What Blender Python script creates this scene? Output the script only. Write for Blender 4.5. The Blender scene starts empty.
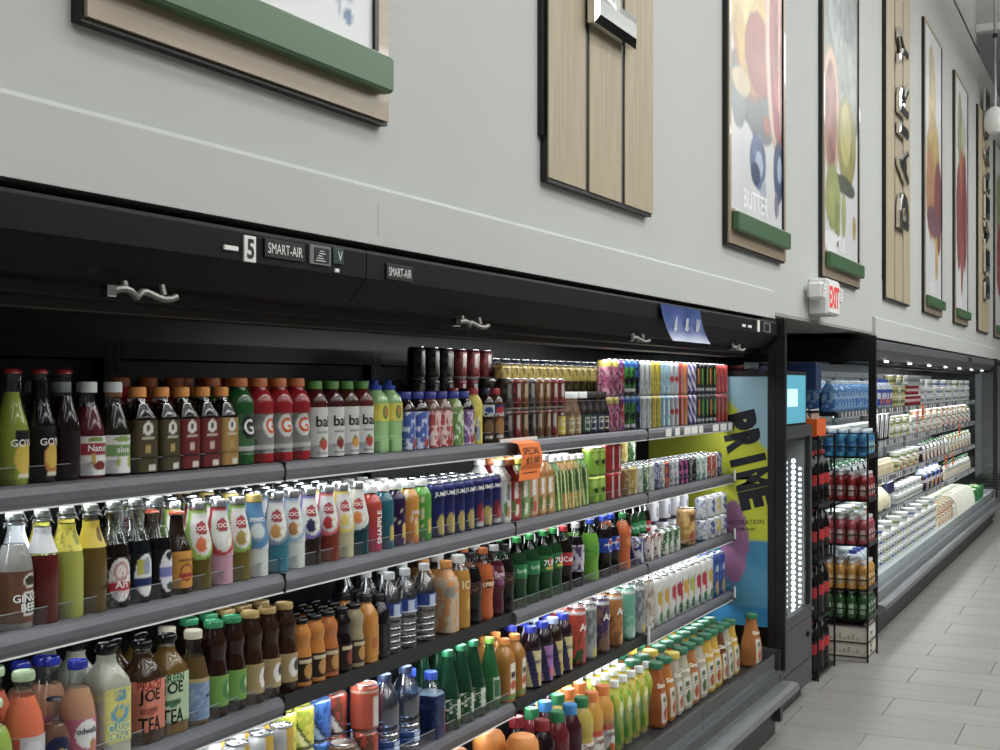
import bpy, math, random
import numpy as np
from math import sin, cos, pi, radians

random.seed(7)
RNG = np.random.default_rng(11)
scene = bpy.context.scene
COL = scene.collection

# ------------------------------------------------------------------ camera
# X points into the aisle (the wall stands at negative X), Y runs along the wall, Z is up; metres.
cam_data = bpy.data.cameras.new('camera')
cam_data.sensor_width = 36.0
cam_data.lens = 46.8
cam_data.shift_y = 0.010
cam_data.clip_start = 0.05
cam_data.clip_end = 200
cam = bpy.data.objects.new('camera', cam_data)
cam.location = (0.0, 0.0, 1.65)
cam.rotation_euler = (radians(90), 0, radians(26.03))
COL.objects.link(cam)
scene.camera = cam

# ------------------------------------------------------------------ world, lights, exposure
world = bpy.data.worlds.new('store_air')
scene.world = world
world.use_nodes = True
bg = world.node_tree.nodes['Background']
bg.inputs['Color'].default_value = (0.95, 0.98, 1.0, 1)
bg.inputs['Strength'].default_value = 0.11

scene.view_settings.view_transform = 'Standard'
scene.view_settings.look = 'None'
scene.view_settings.exposure = 0.0
scene.view_settings.gamma = 1.0
scene.view_settings.use_curve_mapping = False
try:
    scene.cycles.max_bounces = 8
    scene.cycles.transparent_max_bounces = 16
    scene.cycles.caustics_reflective = False
    scene.cycles.caustics_refractive = False
    scene.cycles.sample_clamp_indirect = 4.0
except Exception:
    pass


def area_light(name, loc, rot, sx, sy, power, color=(1, 1, 1)):
    d = bpy.data.lights.new(name, 'AREA')
    d.shape = 'RECTANGLE'
    d.size, d.size_y = sx, sy
    d.energy = power
    d.color = color
    o = bpy.data.objects.new(name, d)
    o.location = loc
    o.rotation_euler = rot
    COL.objects.link(o)
    return o


# rows of linear fixtures hung over the aisle
for lx, lp in ((0.2, 52), (1.9, 70), (3.9, 80), (5.9, 60)):
    for j in range(4):
        area_light('aisle_lamp', (lx, -1.0 + 5.2 * j, 5.0), (0, 0, 0), 0.5, 4.6, lp * (0.40 if j == 0 else 1.0) * 0.96, (0.985, 1.0, 0.985))
        if lx in (1.9, 5.9):
            area_light('upper_wall_fill', (lx, -1.0 + 5.2 * j, 5.06), (pi, 0, 0), 0.4, 4.6, 150, (0.985, 1.0, 0.985))  # upward fill added to brighten the upper wall and ceiling

LED_K = 0.36    # strength of the strips under the shelves

# ------------------------------------------------------------------ colours and materials
def lin(h):
    if isinstance(h, tuple):
        return h
    h = h.lstrip('#')
    v = [int(h[i:i + 2], 16) / 255 for i in (0, 2, 4)]
    return tuple(((c / 12.92) if c <= 0.04045 else ((c + 0.055) / 1.055) ** 2.4) for c in v)


MATS = {}


def mat(name, color='#808080', rough=0.5, metal=0.0, coat=0.0, emit=0.0, attr=False, spec=0.5, bump=0.0, bscale=60.0, vary=0.0, vscale=8.0, stretch=(1, 1, 1)):
    if name in MATS:
        return MATS[name]
    m = bpy.data.materials.new(name)
    m.use_nodes = True
    nt = m.node_tree
    b = nt.nodes['Principled BSDF']
    c = lin(color)
    b.inputs['Base Color'].default_value = (*c, 1)
    b.inputs['Roughness'].default_value = rough
    b.inputs['Metallic'].default_value = metal
    b.inputs['Specular IOR Level'].default_value = spec
    b.inputs['Coat Weight'].default_value = coat
    b.inputs['Coat Roughness'].default_value = 0.04
    if emit:
        b.inputs['Emission Color'].default_value = (*c, 1)
        b.inputs['Emission Strength'].default_value = emit
    if attr:
        a = nt.nodes.new('ShaderNodeVertexColor')
        a.layer_name = 'Col'
        nt.links.new(a.outputs['Color'], b.inputs['Base Color'])
    if vary or bump:
        tc = nt.nodes.new('ShaderNodeTexCoord')
        mp = nt.nodes.new('ShaderNodeMapping')
        mp.inputs['Scale'].default_value = stretch
        nt.links.new(tc.outputs['Object'], mp.inputs['Vector'])
    if vary:
        n = nt.nodes.new('ShaderNodeTexNoise')
        n.inputs['Scale'].default_value = vscale
        n.inputs['Detail'].default_value = 5
        nt.links.new(mp.outputs['Vector'], n.inputs['Vector'])
        r = nt.nodes.new('ShaderNodeValToRGB')
        r.color_ramp.elements[0].position = 0.3
        r.color_ramp.elements[1].position = 0.7
        r.color_ramp.elements[0].color = (*[x * (1 - vary) for x in c], 1)
        r.color_ramp.elements[1].color = (*[min(1, x * (1 + vary)) for x in c], 1)
        nt.links.new(n.outputs['Fac'], r.inputs['Fac'])
        nt.links.new(r.outputs['Color'], b.inputs['Base Color'])
    if bump:
        n2 = nt.nodes.new('ShaderNodeTexNoise')
        n2.inputs['Scale'].default_value = bscale
        n2.inputs['Detail'].default_value = 3
        nt.links.new(mp.outputs['Vector'], n2.inputs['Vector'])
        bp = nt.nodes.new('ShaderNodeBump')
        bp.inputs['Strength'].default_value = bump
        bp.inputs['Distance'].default_value = 0.01
        nt.links.new(n2.outputs['Fac'], bp.inputs['Height'])
        nt.links.new(bp.outputs['Normal'], b.inputs['Normal'])
    MATS[name] = m
    return m


def glass_mat(name, tint=(0.96, 0.97, 0.97), gloss=0.10, rough=0.03, attr=False, fres=1.45):
    """thin clear sheet or shell: tinted see-through plus a Fresnel reflection"""
    if name in MATS:
        return MATS[name]
    m = bpy.data.materials.new(name)
    m.use_nodes = True
    nt = m.node_tree
    nt.nodes.clear()
    out = nt.nodes.new('ShaderNodeOutputMaterial')
    mix = nt.nodes.new('ShaderNodeMixShader')
    tr = nt.nodes.new('ShaderNodeBsdfTransparent')
    gl = nt.nodes.new('ShaderNodeBsdfGlossy')
    gl.inputs['Roughness'].default_value = rough
    tr.inputs['Color'].default_value = (*tint, 1)
    if attr:
        a = nt.nodes.new('ShaderNodeVertexColor')
        a.layer_name = 'Col'
        nt.links.new(a.outputs['Color'], tr.inputs['Color'])
    fr = nt.nodes.new('ShaderNodeFresnel')
    fr.inputs['IOR'].default_value = fres
    ad = nt.nodes.new('ShaderNodeMath')
    ad.operation = 'ADD'
    ad.inputs[1].default_value = gloss
    ad.use_clamp = True
    ge = nt.nodes.new('ShaderNodeNewGeometry')
    sb = nt.nodes.new('ShaderNodeMath')          # no mirror on the way out of the sheet
    sb.operation = 'SUBTRACT'
    sb.inputs[0].default_value = 1.0
    nt.links.new(ge.outputs['Backfacing'], sb.inputs[1])
    mu = nt.nodes.new('ShaderNodeMath')
    mu.operation = 'MULTIPLY'
    nt.links.new(fr.outputs['Fac'], mu.inputs[0])
    nt.links.new(sb.outputs[0], mu.inputs[1])
    nt.links.new(mu.outputs[0], ad.inputs[0])
    nt.links.new(ad.outputs[0], mix.inputs['Fac'])
    nt.links.new(tr.outputs['BSDF'], mix.inputs[1])
    nt.links.new(gl.outputs['BSDF'], mix.inputs[2])
    nt.links.new(mix.outputs['Shader'], out.inputs['Surface'])
    MATS[name] = m
    return m


M_LIQ = mat('filled_bottle', attr=True, rough=0.09, coat=0.2, spec=0.35)
M_PRINT = mat('label_print', attr=True, rough=0.38, spec=0.3)
M_CAN = mat('printed_aluminium', attr=True, rough=0.28, metal=0.25, coat=0.2)
M_CAP = mat('cap_plastic', attr=True, rough=0.4)
M_ALU = mat('bare_aluminium', '#d0d2d4', rough=0.25, metal=0.95)
M_CLEAR = glass_mat('clear_glass', (0.80, 0.83, 0.83), 0.07)
M_TINT = glass_mat('tinted_glass', gloss=0.06, attr=True)
M_WALL = mat('wall_paint', '#b3b5b2', rough=0.75, bump=0.05, bscale=180, vary=0.015, vscale=1.5)
M_WHITE = mat('white_paint', '#d8d8d6', rough=0.6)
M_BLACK = mat('black_enamel', '#0c0c0e', rough=0.42)
M_DARK = mat('dark_enamel', '#1b1c1f', rough=0.48)
M_CHAR = mat('charcoal_enamel', '#37383b', rough=0.45, vary=0.06, vscale=3)
M_LIP = mat('grey_rail_vinyl', '#5c5c62', rough=0.5, vary=0.22, vscale=9, stretch=(1, 0.5, 3))
M_STEEL = mat('brushed_steel', '#8d8f92', rough=0.35, metal=0.7, vary=0.08, vscale=30, stretch=(1, 0.05, 1))
M_CHROME = mat('chrome', '#e2e2e2', rough=0.07, metal=1.0)
M_GREYPL = mat('grey_bumper', '#3e4043', rough=0.5, vary=0.05)
M_PAPER = mat('white_card', '#dcdcd8', rough=0.6)
M_INK = mat('black_ink', '#101010', rough=0.6)
M_WHITEINK = mat('white_ink', '#e4e4e0', rough=0.5)
M_LED = mat('led_diffuser', '#f2f8ff', emit=2.2, rough=0.5)
M_WIRE = mat('black_wire', '#0d0d0e', rough=0.4)
M_PET = glass_mat('clear_pet', gloss=0.24, rough=0.16, attr=True)
M_SHEET = glass_mat('acrylic_sheet', (0.93, 0.94, 0.95), 0.04, 0.12, fres=1.12)
M_PANE = glass_mat('case_glass', (0.88, 0.91, 0.92), 0.03, 0.02, fres=1.2)


# ------------------------------------------------------------------ mesh builder
class MB:
    def __init__(s):
        s.v, s.f, s.c, s.m, s.sm = [], [], [], [], []

    def add(s, verts, faces, col=(0.5, 0.5, 0.5), mi=0, smooth=False):
        k = len(s.v)
        s.v += [tuple(map(float, p)) for p in verts]
        if isinstance(col, np.ndarray):
            s.c += [tuple(r) for r in col]
        else:
            s.c += [lin(col)] * len(verts)
        for i, f in enumerate(faces):
            s.f.append(tuple(k + j for j in f))
            s.m.append(mi[i] if isinstance(mi, (list, tuple)) else mi)
            s.sm.append(smooth)
        return s

    def box(s, x0, x1, y0, y1, z0, z1, col='#808080', mi=0, bev=0.0):
        b = min(bev, (x1 - x0) * .45, (y1 - y0) * .45, (z1 - z0) * .45)
        if b <= 0:
            v = [(x, y, z) for z in (z0, z1) for y in (y0, y1) for x in (x0, x1)]
            f = [(0, 2, 3, 1), (4, 5, 7, 6), (0, 1, 5, 4), (2, 6, 7, 3), (0, 4, 6, 2), (1, 3, 7, 5)]
            return s.add(v, f, col, mi)
        v = []
        for z, sx in ((z0, 1), (z0 + b, 0), (z1 - b, 0), (z1, 1)):
            i = b if sx else 0
            X0, X1, Y0, Y1 = x0 + i, x1 - i, y0 + i, y1 - i
            c = b if not sx else b * 0.4
            v += [(X0 + c, Y0, z), (X1 - c, Y0, z), (X1, Y0 + c, z), (X1, Y1 - c, z), (X1 - c, Y1, z), (X0 + c, Y1, z), (X0, Y1 - c, z), (X0, Y0 + c, z)]
        f = [tuple(range(7, -1, -1)), tuple(range(24, 32))]
        for r in range(3):
            for k in range(8):
                a, d = r * 8 + k, r * 8 + (k + 1) % 8
                f.append((a, d, d + 8, a + 8))
        return s.add(v, f, col, mi)

    def prism(s, poly, axis, a0, a1, col='#808080', mi=0):
        """poly in the two other axes (x,z for axis y; y,z for axis x; x,y for axis z)"""
        n = len(poly)
        def P(p, a):
            return {'y': (p[0], a, p[1]), 'x': (a, p[0], p[1]), 'z': (p[0], p[1], a)}[axis]
        v = [P(p, a0) for p in poly] + [P(p, a1) for p in poly]
        f = [tuple(range(n)), tuple(range(2 * n - 1, n - 1, -1))]
        for k in range(n):
            d = (k + 1) % n
            f.append((k, k + n, d + n, d))
        return s.add(v, f, col, mi)

    def tube(s, pts, r, seg=8, col='#808080', mi=0, closed=False):
        pts = [np.array(p, float) for p in pts]
        n = len(pts)
        v = []
        for i, p in enumerate(pts):
            a = pts[(i - 1) % n] if (closed or i > 0) else p
            b = pts[(i + 1) % n] if (closed or i < n - 1) else p
            t = b - a
            t /= np.linalg.norm(t) + 1e-9
            up = np.array((0, 0, 1.0)) if abs(t[2]) < .9 else np.array((1.0, 0, 0))
            u = np.cross(t, up); u /= np.linalg.norm(u)
            w = np.cross(t, u)
            for k in range(seg):
                an = 2 * pi * k / seg
                v.append(p + r * (cos(an) * u + sin(an) * w))
        f = []
        for i in range(n if closed else n - 1):
            j = (i + 1) % n
            for k in range(seg):
                d = (k + 1) % seg
                f.append((i * seg + k, j * seg + k, j * seg + d, i * seg + d))
        if not closed:
            f += [tuple(range(seg)), tuple((n - 1) * seg + k for k in range(seg - 1, -1, -1))]
        return s.add(v, f, col, mi, True)

    def lathe(s, prof, seg=20, col='#808080', sq=2.0, mi=0, fluted=0.0, colfn=None, zsplit=None, cap0=True, cap1=True, c=(0, 0), th0=0.0, th1=2 * pi):
        """prof: (r, z[, squareness]) bottom to top; zsplit: faces whose middle lies above it use the next material"""
        full = abs(th1 - th0 - 2 * pi) < 1e-6
        n = seg if full else seg + 1
        v, cols = [], []
        for p in prof:
            r, z = p[0], p[1]
            q = p[2] if len(p) > 2 else sq
            for k in range(n):
                th = th0 + (th1 - th0) * k / seg
                rr = r * sqf(th, q)
                if fluted and k % 2:
                    rr *= 1 - fluted
                v.append((c[0] + rr * cos(th), c[1] + rr * sin(th), z))
                if colfn is not None:
                    cols.append((th, z))
        f, mi_l = [], []
        for i in range(len(prof) - 1):
            zm = (prof[i][1] + prof[i + 1][1]) / 2
            mm = mi + 1 if zsplit is not None and zm > zsplit else mi
            for k in range(seg):
                d = (k + 1) % n
                f.append((i * n + k, i * n + d, (i + 1) * n + d, (i + 1) * n + k)); mi_l.append(mm)
        if full and cap0:
            f.append(tuple(range(n - 1, -1, -1))); mi_l.append(mi)
        if full and cap1:
            f.append(tuple((len(prof) - 1) * n + k for k in range(n))); mi_l.append(mi + 1 if zsplit is not None else mi)
        cc = col if colfn is None else colfn(np.array(cols))
        return s.add(v, f, cc, mi_l, True)

    def build(s, name, *mats):
        me = bpy.data.meshes.new(name)
        me.from_pydata(s.v, [], s.f)
        for m in mats:
            me.materials.append(m)
        me.polygons.foreach_set('material_index', s.m)
        me.polygons.foreach_set('use_smooth', s.sm)
        if any(s.sm):
            try:
                me.set_sharp_from_angle(angle=radians(38))
            except Exception:
                pass
        a = me.color_attributes.new('Col', 'FLOAT_COLOR', 'POINT')
        a.data.foreach_set('color', np.column_stack([np.array(s.c), np.ones(len(s.c))]).astype(np.float32).ravel())
        me.update()
        return me


def sqf(th, q):
    if q <= 2.001:
        return 1.0
    return 1.0 / ((abs(cos(th)) ** q + abs(sin(th)) ** q) ** (1.0 / q))


# ------------------------------------------------------------------ objects
def link(name, data, parent=None, loc=(0, 0, 0), rz=0.0):
    o = bpy.data.objects.new(name, data)
    o.location = loc
    if rz:
        o.rotation_euler = (0, 0, rz)
    if parent is not None:
        o.parent = parent
    COL.objects.link(o)
    return o


def thing(name, label, cat, loc=(0, 0, 0), rz=0.0, group=None, data=None):
    o = link(name, data, None, loc, rz)
    o['label'] = label
    o['category'] = cat
    if group:
        o['group'] = group
    return o


def struct(name, data, loc=(0, 0, 0)):
    o = link(name, data, None, loc)
    o['kind'] = 'structure'
    return o


def part(name, mb, parent, *mats, label=None):
    o = link(name, mb.build(name, *mats) if isinstance(mb, MB) else mb, parent)
    if label:
        o['label'] = label
    return o


# ------------------------------------------------------------------ lettering
_TXT = {}
_TXT3 = {}


def text3d(ch):
    """chamfered block letter, 1 unit high, centred; depth along +Z"""
    if ch not in _TXT3:
        cu = bpy.data.curves.new('letter', 'FONT')
        cu.body = ch
        cu.size = 1.0
        cu.offset = -0.01
        cu.extrude = .05
        cu.bevel_depth = .045
        cu.bevel_resolution = 0
        cu.resolution_u = 3
        o = bpy.data.objects.new('letter', cu)
        COL.objects.link(o)
        me = bpy.data.meshes.new_from_object(o.evaluated_get(bpy.context.evaluated_depsgraph_get()))
        v = np.array([tuple(p.co) for p in me.vertices])
        f = [tuple(p.vertices) for p in me.polygons]
        bpy.data.objects.remove(o)
        bpy.data.curves.remove(cu)
        bpy.data.meshes.remove(me)
        lo, hi = v.min(0), v.max(0)
        v = v - (lo + hi) / 2
        v[:, 2] -= v[:, 2].min()
        _TXT3[ch] = (v / (hi[1] - lo[1]), f)
    return _TXT3[ch]



def text2d(s, bold=0.0):
    """triangulated outline of a word, 1 unit high capitals, centred; returns (verts, faces)"""
    k = (s, bold)
    if k in _TXT:
        return _TXT[k]
    cu = bpy.data.curves.new('lettering', 'FONT')
    cu.body = s
    cu.size = 1.0
    cu.offset = bold
    cu.resolution_u = 3
    cu.align_x = 'CENTER'
    o = bpy.data.objects.new('lettering', cu)
    COL.objects.link(o)
    dg = bpy.context.evaluated_depsgraph_get()
    me = bpy.data.meshes.new_from_object(o.evaluated_get(dg))
    v = np.array([tuple(p.co)[:2] for p in me.vertices])
    f = [tuple(p.vertices) for p in me.polygons]
    bpy.data.objects.remove(o)
    bpy.data.curves.remove(cu)
    bpy.data.meshes.remove(me)
    lo, hi = v.min(0), v.max(0)
    v = (v - (lo + hi) / 2)
    v = v / max(hi[1] - lo[1], 1e-6)
    _TXT[k] = (v, f)
    return _TXT[k]


def text_flat(mb, s, origin, ux, uy, h, col='#101010', mi=0, bold=0.0, width=None, lift=None, depth=0.0):
    v, f = text2d(s, bold)
    w = v[:, 0].max() - v[:, 0].min()
    sx = h if width is None else width / w
    o, ux, uy = np.array(origin, float), np.array(ux, float), np.array(uy, float)
    p = o + np.outer(v[:, 0] * sx, ux) + np.outer(v[:, 1] * h, uy)
    mb.add(p, f, col, mi)


# warm the outlines before there are many objects
for _w in ('SMART-AIR', '5', 'SPECIAL', '$3.00', 'DAIRY', 'FROZEN', 'BEVERAGE', 'EXIT', 'GINGER', 'BEER', 'JOE', 'TEA', 'PEACH', 'GREEN', 'GOYA', 'G', 'bai', 'odwalla', 'CLASSIC', 'LEMONADE',
           'PRIME', 'HYDRATION', 'JUMEX', 'FIJI', 'ICE', '7UP', 'Sprite', 'pepsi', 'Coke', 'Coca-Cola', 'Ari', 'Simply', 'Monster', 'NAKED', 'SNAPPLE', 'Tropicana', 'Pure Leaf', 'COCO', 'Cafe', 'BUTTER', 'crush', 'fanta', 'MILK', 'EGGS', 'CREAM', 'JUICE', 'CHEESE', 'A&W', 'Mistic', 'aloe', 'Nature'):
    text2d(_w)
for _w in ('PRIME', 'DAIRY', 'FROZEN', 'BEVERAGE', 'JOE', 'TEA'):
    for _ch in set(_w):
        text2d(_ch, 0.02)
        text3d(_ch)

# ------------------------------------------------------------------ floor: a slab with separate tiles
FY0, TL, TW = 6.284, 0.79, 0.396
JX = -1.138
floor_mb = MB().box(-2.6, 7.5, -4.0, 30.0, -0.06, -0.006, '#4a4846')
floor = struct('floor', floor_mb.build('floor', mat('grout', '#4c4a48', rough=0.8)))
M_TILE = mat('floor_tile', '#868480', rough=0.42, vary=0.10, vscale=2.6, stretch=(0.8, 5, 1), bump=0.03, bscale=25)
M_TILE2 = mat('floor_tile_pale', '#8d8b87', rough=0.44, vary=0.11, vscale=2.3, stretch=(0.7, 5, 1), bump=0.03, bscale=25)
tile_me = [MB().box(-TL / 2 + .0018, TL / 2 - .0018, -TW / 2 + .0018, TW / 2 - .0018, -0.008, 0.0, '#888888', bev=0.0015).build('tile', m) for m in (M_TILE, M_TILE2)]
rest = MB()
n_tile = 0
for r in range(-22, 54):
    y = FY0 + TW * (r + 0.5)
    off = JX if r % 2 else JX - TL / 2
    for k in range(-1, 11):
        x = off + TL * (k + 0.5)
        if x > 7.0 or y < -3.5:
            continue
        # in the frame and near: a tile of its own
        if 3.6 < y < 16.5 and -1.9 < x < 1.1:
            o = link('tile', tile_me[(r * 3 + k * 5) % 2], floor, (x, y, 0))
            n_tile += 1
        else:
            rest.box(x - TL / 2 + .002, x + TL / 2 - .002, y - TW / 2 + .002, y + TW / 2 - .002, -0.008, 0.0)
o = link('tile_field', rest.build('tile_field', M_TILE), floor)
o['kind'] = 'stuff'

# ------------------------------------------------------------------ wall over the cases
WX = -1.56                                    # face of the upper wall
w = MB()
w.box(-2.0, WX, -2.0, 24.0, 2.0, 5.33, mi=0)
struct('wall_left', w.build('wall_left', M_WALL))
w = MB().box(-2.0, WX - 0.02, -2.0, 15.3, 5.345, 7.2)
struct('wall_upper', w.build('wall_upper', M_WALL))
struct('trim_1', MB().box(WX - 0.03, WX + 0.008, -2.0, 15.3, 5.325, 5.347).build('trim_1', M_CHAR))
# boxed-out lower bands with a small sloped ledge on top, one over each case
for i, (ya, yb) in enumerate(((-2.0, 6.13), (8.80, 24.0))):
    p = [(-1.70, 1.966), (WX + .022, 1.966), (WX + .022, 2.092), (WX + .012, 2.102), (WX - 0.02, 2.104), (-1.70, 2.104)]
    struct('trim_%d' % (i + 2), MB().prism(p, 'y', ya, yb).build('band', M_WALL))
# hairline joint in the band
struct('trim_4', MB().box(WX + .0215, WX + .0222, 2.520, 2.521, 1.985, 2.06).build('joint', M_CHAR))
# wall behind and the soffit in the gap between the cases
struct('wall_back', MB().box(-2.62, -2.50, -2.0, 24.0, 0.0, 2.2).build('wall_back', M_DARK))
struct('ceiling_1', MB().box(-2.5, WX, -2.0, 24.0, 1.985, 1.999).build('soffit', mat('soffit_paint', '#8f8f8b', rough=0.8)))
# end of the aisle
w = MB().box(-1.6, 8.0, 15.3, 15.5, 5.62, 7.2)
struct('wall_far_upper', w.build('wall_far_upper', M_WALL))
struct('trim_5', MB().box(-1.575, 8.0, 15.16, 15.3, 5.54, 5.62).build('trim_5', M_WHITE))
struct('wall_far', MB().box(-2.6, 8.0, 26.0, 26.2, 0.0, 7.2).build('wall_far', M_WALL))
struct('ceiling', MB().box(-2.6, 8.0, -4.0, 26.0, 7.2, 7.3).build('ceiling', M_WHITE))
struct('wall_right', MB().box(7.6, 7.8, -4.0, 26.0, 0.0, 7.2).build('wall_right', mat('darkened_unseen_wall', '#4c4c4b', rough=.7)))  # unseen wall, its colour darkened to cut fill and bottle reflections
# steel bar joists under the roof
for yj in (10.6, 12.6, 14.4):
    j = thing('roof_joist', 'white steel bar joist under the roof, %s' % {10.6: 'nearest of the three', 12.6: 'middle of the three', 14.4: 'farthest of the three by the end soffit'}[yj], 'joist', (0, yj, 6.4))
    part('top_chord', MB().box(-1.55, 7.5, -.04, .04, .40, .45), j, M_WHITE)
    part('bottom_chord', MB().box(-1.55, 7.5, -.03, .03, 0, .04), j, M_WHITE)
    pts = [(-1.5 + .45 * k, 0, .04 if k % 2 else .41) for k in range(20)]
    part('web', MB().tube(pts, .012, 6), j, M_WHITE)
# drop pipe with a white fixture near the end soffit
t = thing('hanging_fixture', 'white round fixture on a thin drop pipe below the end soffit', 'fixture', (-1.27, 14.0, 4.2))
part('drop_pipe', MB().tube([(0, 0, .24), (0, 0, 2.2)], .014, 8), t, M_STEEL)
part('housing', MB().lathe([(.03, .26), (.085, .22), (.10, .14), (.10, .06), (.07, .0), (.02, -.02)], 20), t, M_WHITE)
part('side_arm', MB().tube([(0, 0, .85), (1.6, 0, .85)], .011, 8), t, M_STEEL)
part('clamp', MB().box(-.022, .022, -.022, .022, .96, 1.0), t, M_BLACK)

# ------------------------------------------------------------------ wood signs with chrome letters
M_WOOD = mat('pale_oak', '#a4977f', rough=0.62, vary=0.10, vscale=9, stretch=(1, 6, 0.35))


def wood_sign(y0, y1, word, label, ztop=4.72, z0=2.255, zl=2.77, step=0.335):
    t = thing('department_sign', label, 'sign', (WX, y0, z0))
    W, H = y1 - y0, ztop - z0
    part('backing', MB().box(0.002, 0.024, 0.0, W - .005, -.012, H), t, M_BLACK)
    part('backing_rail', MB().box(0.0, 0.016, -0.018, 0.0, .12, H), t, M_BLACK)
    pw = (W - 2 * .034) / 3
    pm = MB().box(.024, .0285, 0, pw, 0, H).build('plank', M_WOOD)
    for k in range(3):
        o = link('plank', pm, t, (0, k * (pw + .034), 0))
    z = zl - z0
    hh = 0.37
    for ch in word:
        v, f = text2d(ch, 0.02)
        wd = (v[:, 0].max() - v[:, 0].min())
        lw = 0.27 if ch != 'I' else 0.085
        mb = MB()
        # word climbs the sign: reading direction +Z, letter tops towards -Y
        v3, f3 = text3d(ch)
        w3 = v3[:, 0].max() - v3[:, 0].min()
        p3 = np.column_stack([.0285 + v3[:, 2] * .045 / v3[:, 2].max(), W / 2 - v3[:, 1] * hh, z + lw / 2 + v3[:, 0] * lw / w3])
        mb.add(p3, f3, '#c0c0c0')
        part('letter', mb, t, M_CHROME)
        z += lw + (step - .27)
    return t


wood_sign(3.46, 4.37, 'FROZEN', 'pale wood plank sign with huge chrome letter cut by photo top, above drinks case')
wood_sign(9.18, 10.23, 'DAIRY', 'tall pale wood plank sign with chrome letters DAIRY climbing it')
wood_sign(15.05, 16.2, 'BEVERAGE', 'narrow-looking wood sign with long chrome word near the far end of wall', zl=2.62, step=0.30)

# ------------------------------------------------------------------ framed watercolour prints
def vnoise(y, z, sc, seed):
    r = np.random.default_rng(seed).random((64, 64))
    a, b = y * sc, z * sc
    i, j = np.floor(a).astype(int), np.floor(b).astype(int)
    u, v = a - i, b - j
    u, v = u * u * (3 - 2 * u), v * v * (3 - 2 * v)
    g = lambda p, q: r[p % 64, q % 64]
    return (g(i, j) * (1 - u) + g(i + 1, j) * u) * (1 - v) + (g(i, j + 1) * (1 - u) + g(i + 1, j + 1) * u) * v


def fbm(y, z, sc, seed):
    return (vnoise(y, z, sc, seed) + .5 * vnoise(y, z, sc * 2.1, seed + 1) + .25 * vnoise(y, z, sc * 4.3, seed + 2)) / 1.75


def paint_canvas(W, H, blobs, seed, n=(84, 250)):
    yy, zz = np.meshgrid(np.linspace(0, W, n[0]), np.linspace(0, H, n[1]))
    y, z = yy.ravel(), zz.ravel()
    c = np.tile(np.array(lin('#d3d4d6')), (len(y), 1))
    c *= (0.92 + .12 * fbm(y, z, 5, seed))[:, None]
    for k, (cy, cz, ry, rz, colr, edge, tex) in enumerate(blobs):
        nz = fbm(y, z, 5.0, seed + 7 * k + 3)
        d = np.sqrt(((y - cy) / ry) ** 2 + ((z - cz) / rz) ** 2) + (nz - .5) * edge
        a = np.clip((1.0 - d) * 9, 0, 1)
        tone = 1 + (fbm(y, z, 13, seed + 50 + k) - .5) * tex
        rim = np.clip(1 - np.abs(d - .93) * 14, 0, 1) * .25
        cl = np.array(lin(colr))
        cl = cl * .78 + .22 * (cl @ np.array((.3, .55, .15)))
        cc = cl[None, :] * (tone * (1 - rim))[:, None]
        c = c * (1 - a[:, None]) + np.clip(cc, 0, 1) * a[:, None]
    v = np.column_stack([np.zeros_like(y), y, z])
    f = [(r * n[0] + k, r * n[0] + k + 1, (r + 1) * n[0] + k + 1, (r + 1) * n[0] + k) for r in range(n[1] - 1) for k in range(n[0] - 1)]
    return v, f, np.clip(c, 0, 1)


M_CANVAS = mat('printed_canvas', attr=True, rough=0.32)
M_GREEN = mat('green_paint', '#3d5f3d', rough=0.4)
M_FRAMEWOOD = mat('frame_oak', '#a08f79', rough=0.32, vary=0.08, vscale=10, stretch=(1, 0.4, 6), coat=0.3)


def poster(y0, y1, label, blobs, seed, ztop=4.64, word=None, bar=True):
    z0 = 2.25
    W, H = y1 - y0, ztop - z0
    t = thing('framed_print', label, 'picture', (WX, y0, z0))
    part('back_frame', MB().box(0.0, .022, -.006, W + .006, -.008, H + .008), t, M_BLACK)
    b, bb = .05, .15
    for nm, bx in (('bottom_rail', (0, W, 0, bb)), ('top_rail', (0, W, H - .03, H))):
        part('frame_rail', MB().box(.022, .030, *bx), t, M_FRAMEWOOD)
    for bx in ((0, .03, bb, H - .03), (W - b, W, bb, H - .03)):
        part('frame_stile', MB().box(.022, .030, *bx), t, M_FRAMEWOOD)
    # black inner reveal beside the right stile
    part('inner_edge', MB().box(.022, .034, W - b - .016, W - b, bb, H - .03), t, M_BLACK)
    v, f, c = paint_canvas(W - .03 - b - .016, H - .03 - bb, blobs, seed)
    v = v + np.array((.0265, .03, bb))
    cm = MB().add(v, f, c)
    k = part('canvas', cm, t, M_CANVAS)
    if word:
        wb = MB()
        text_flat(wb, word, (.0275, W * .45, bb + .07), (0, 1, 0), (0, 0, 1), .085, '#f6f6f6', bold=0.01)
        part('lettering', wb, k, M_PRINT)
    if bar:
        part('picture_ledge', MB().box(.030, .064, .03, W - .03, .055, .135, bev=.006), t, M_GREEN)
        part('ledge_edge', MB().box(.031, .046, .032, W - b, .136, .142), t, M_WHITE)
    return t


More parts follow.
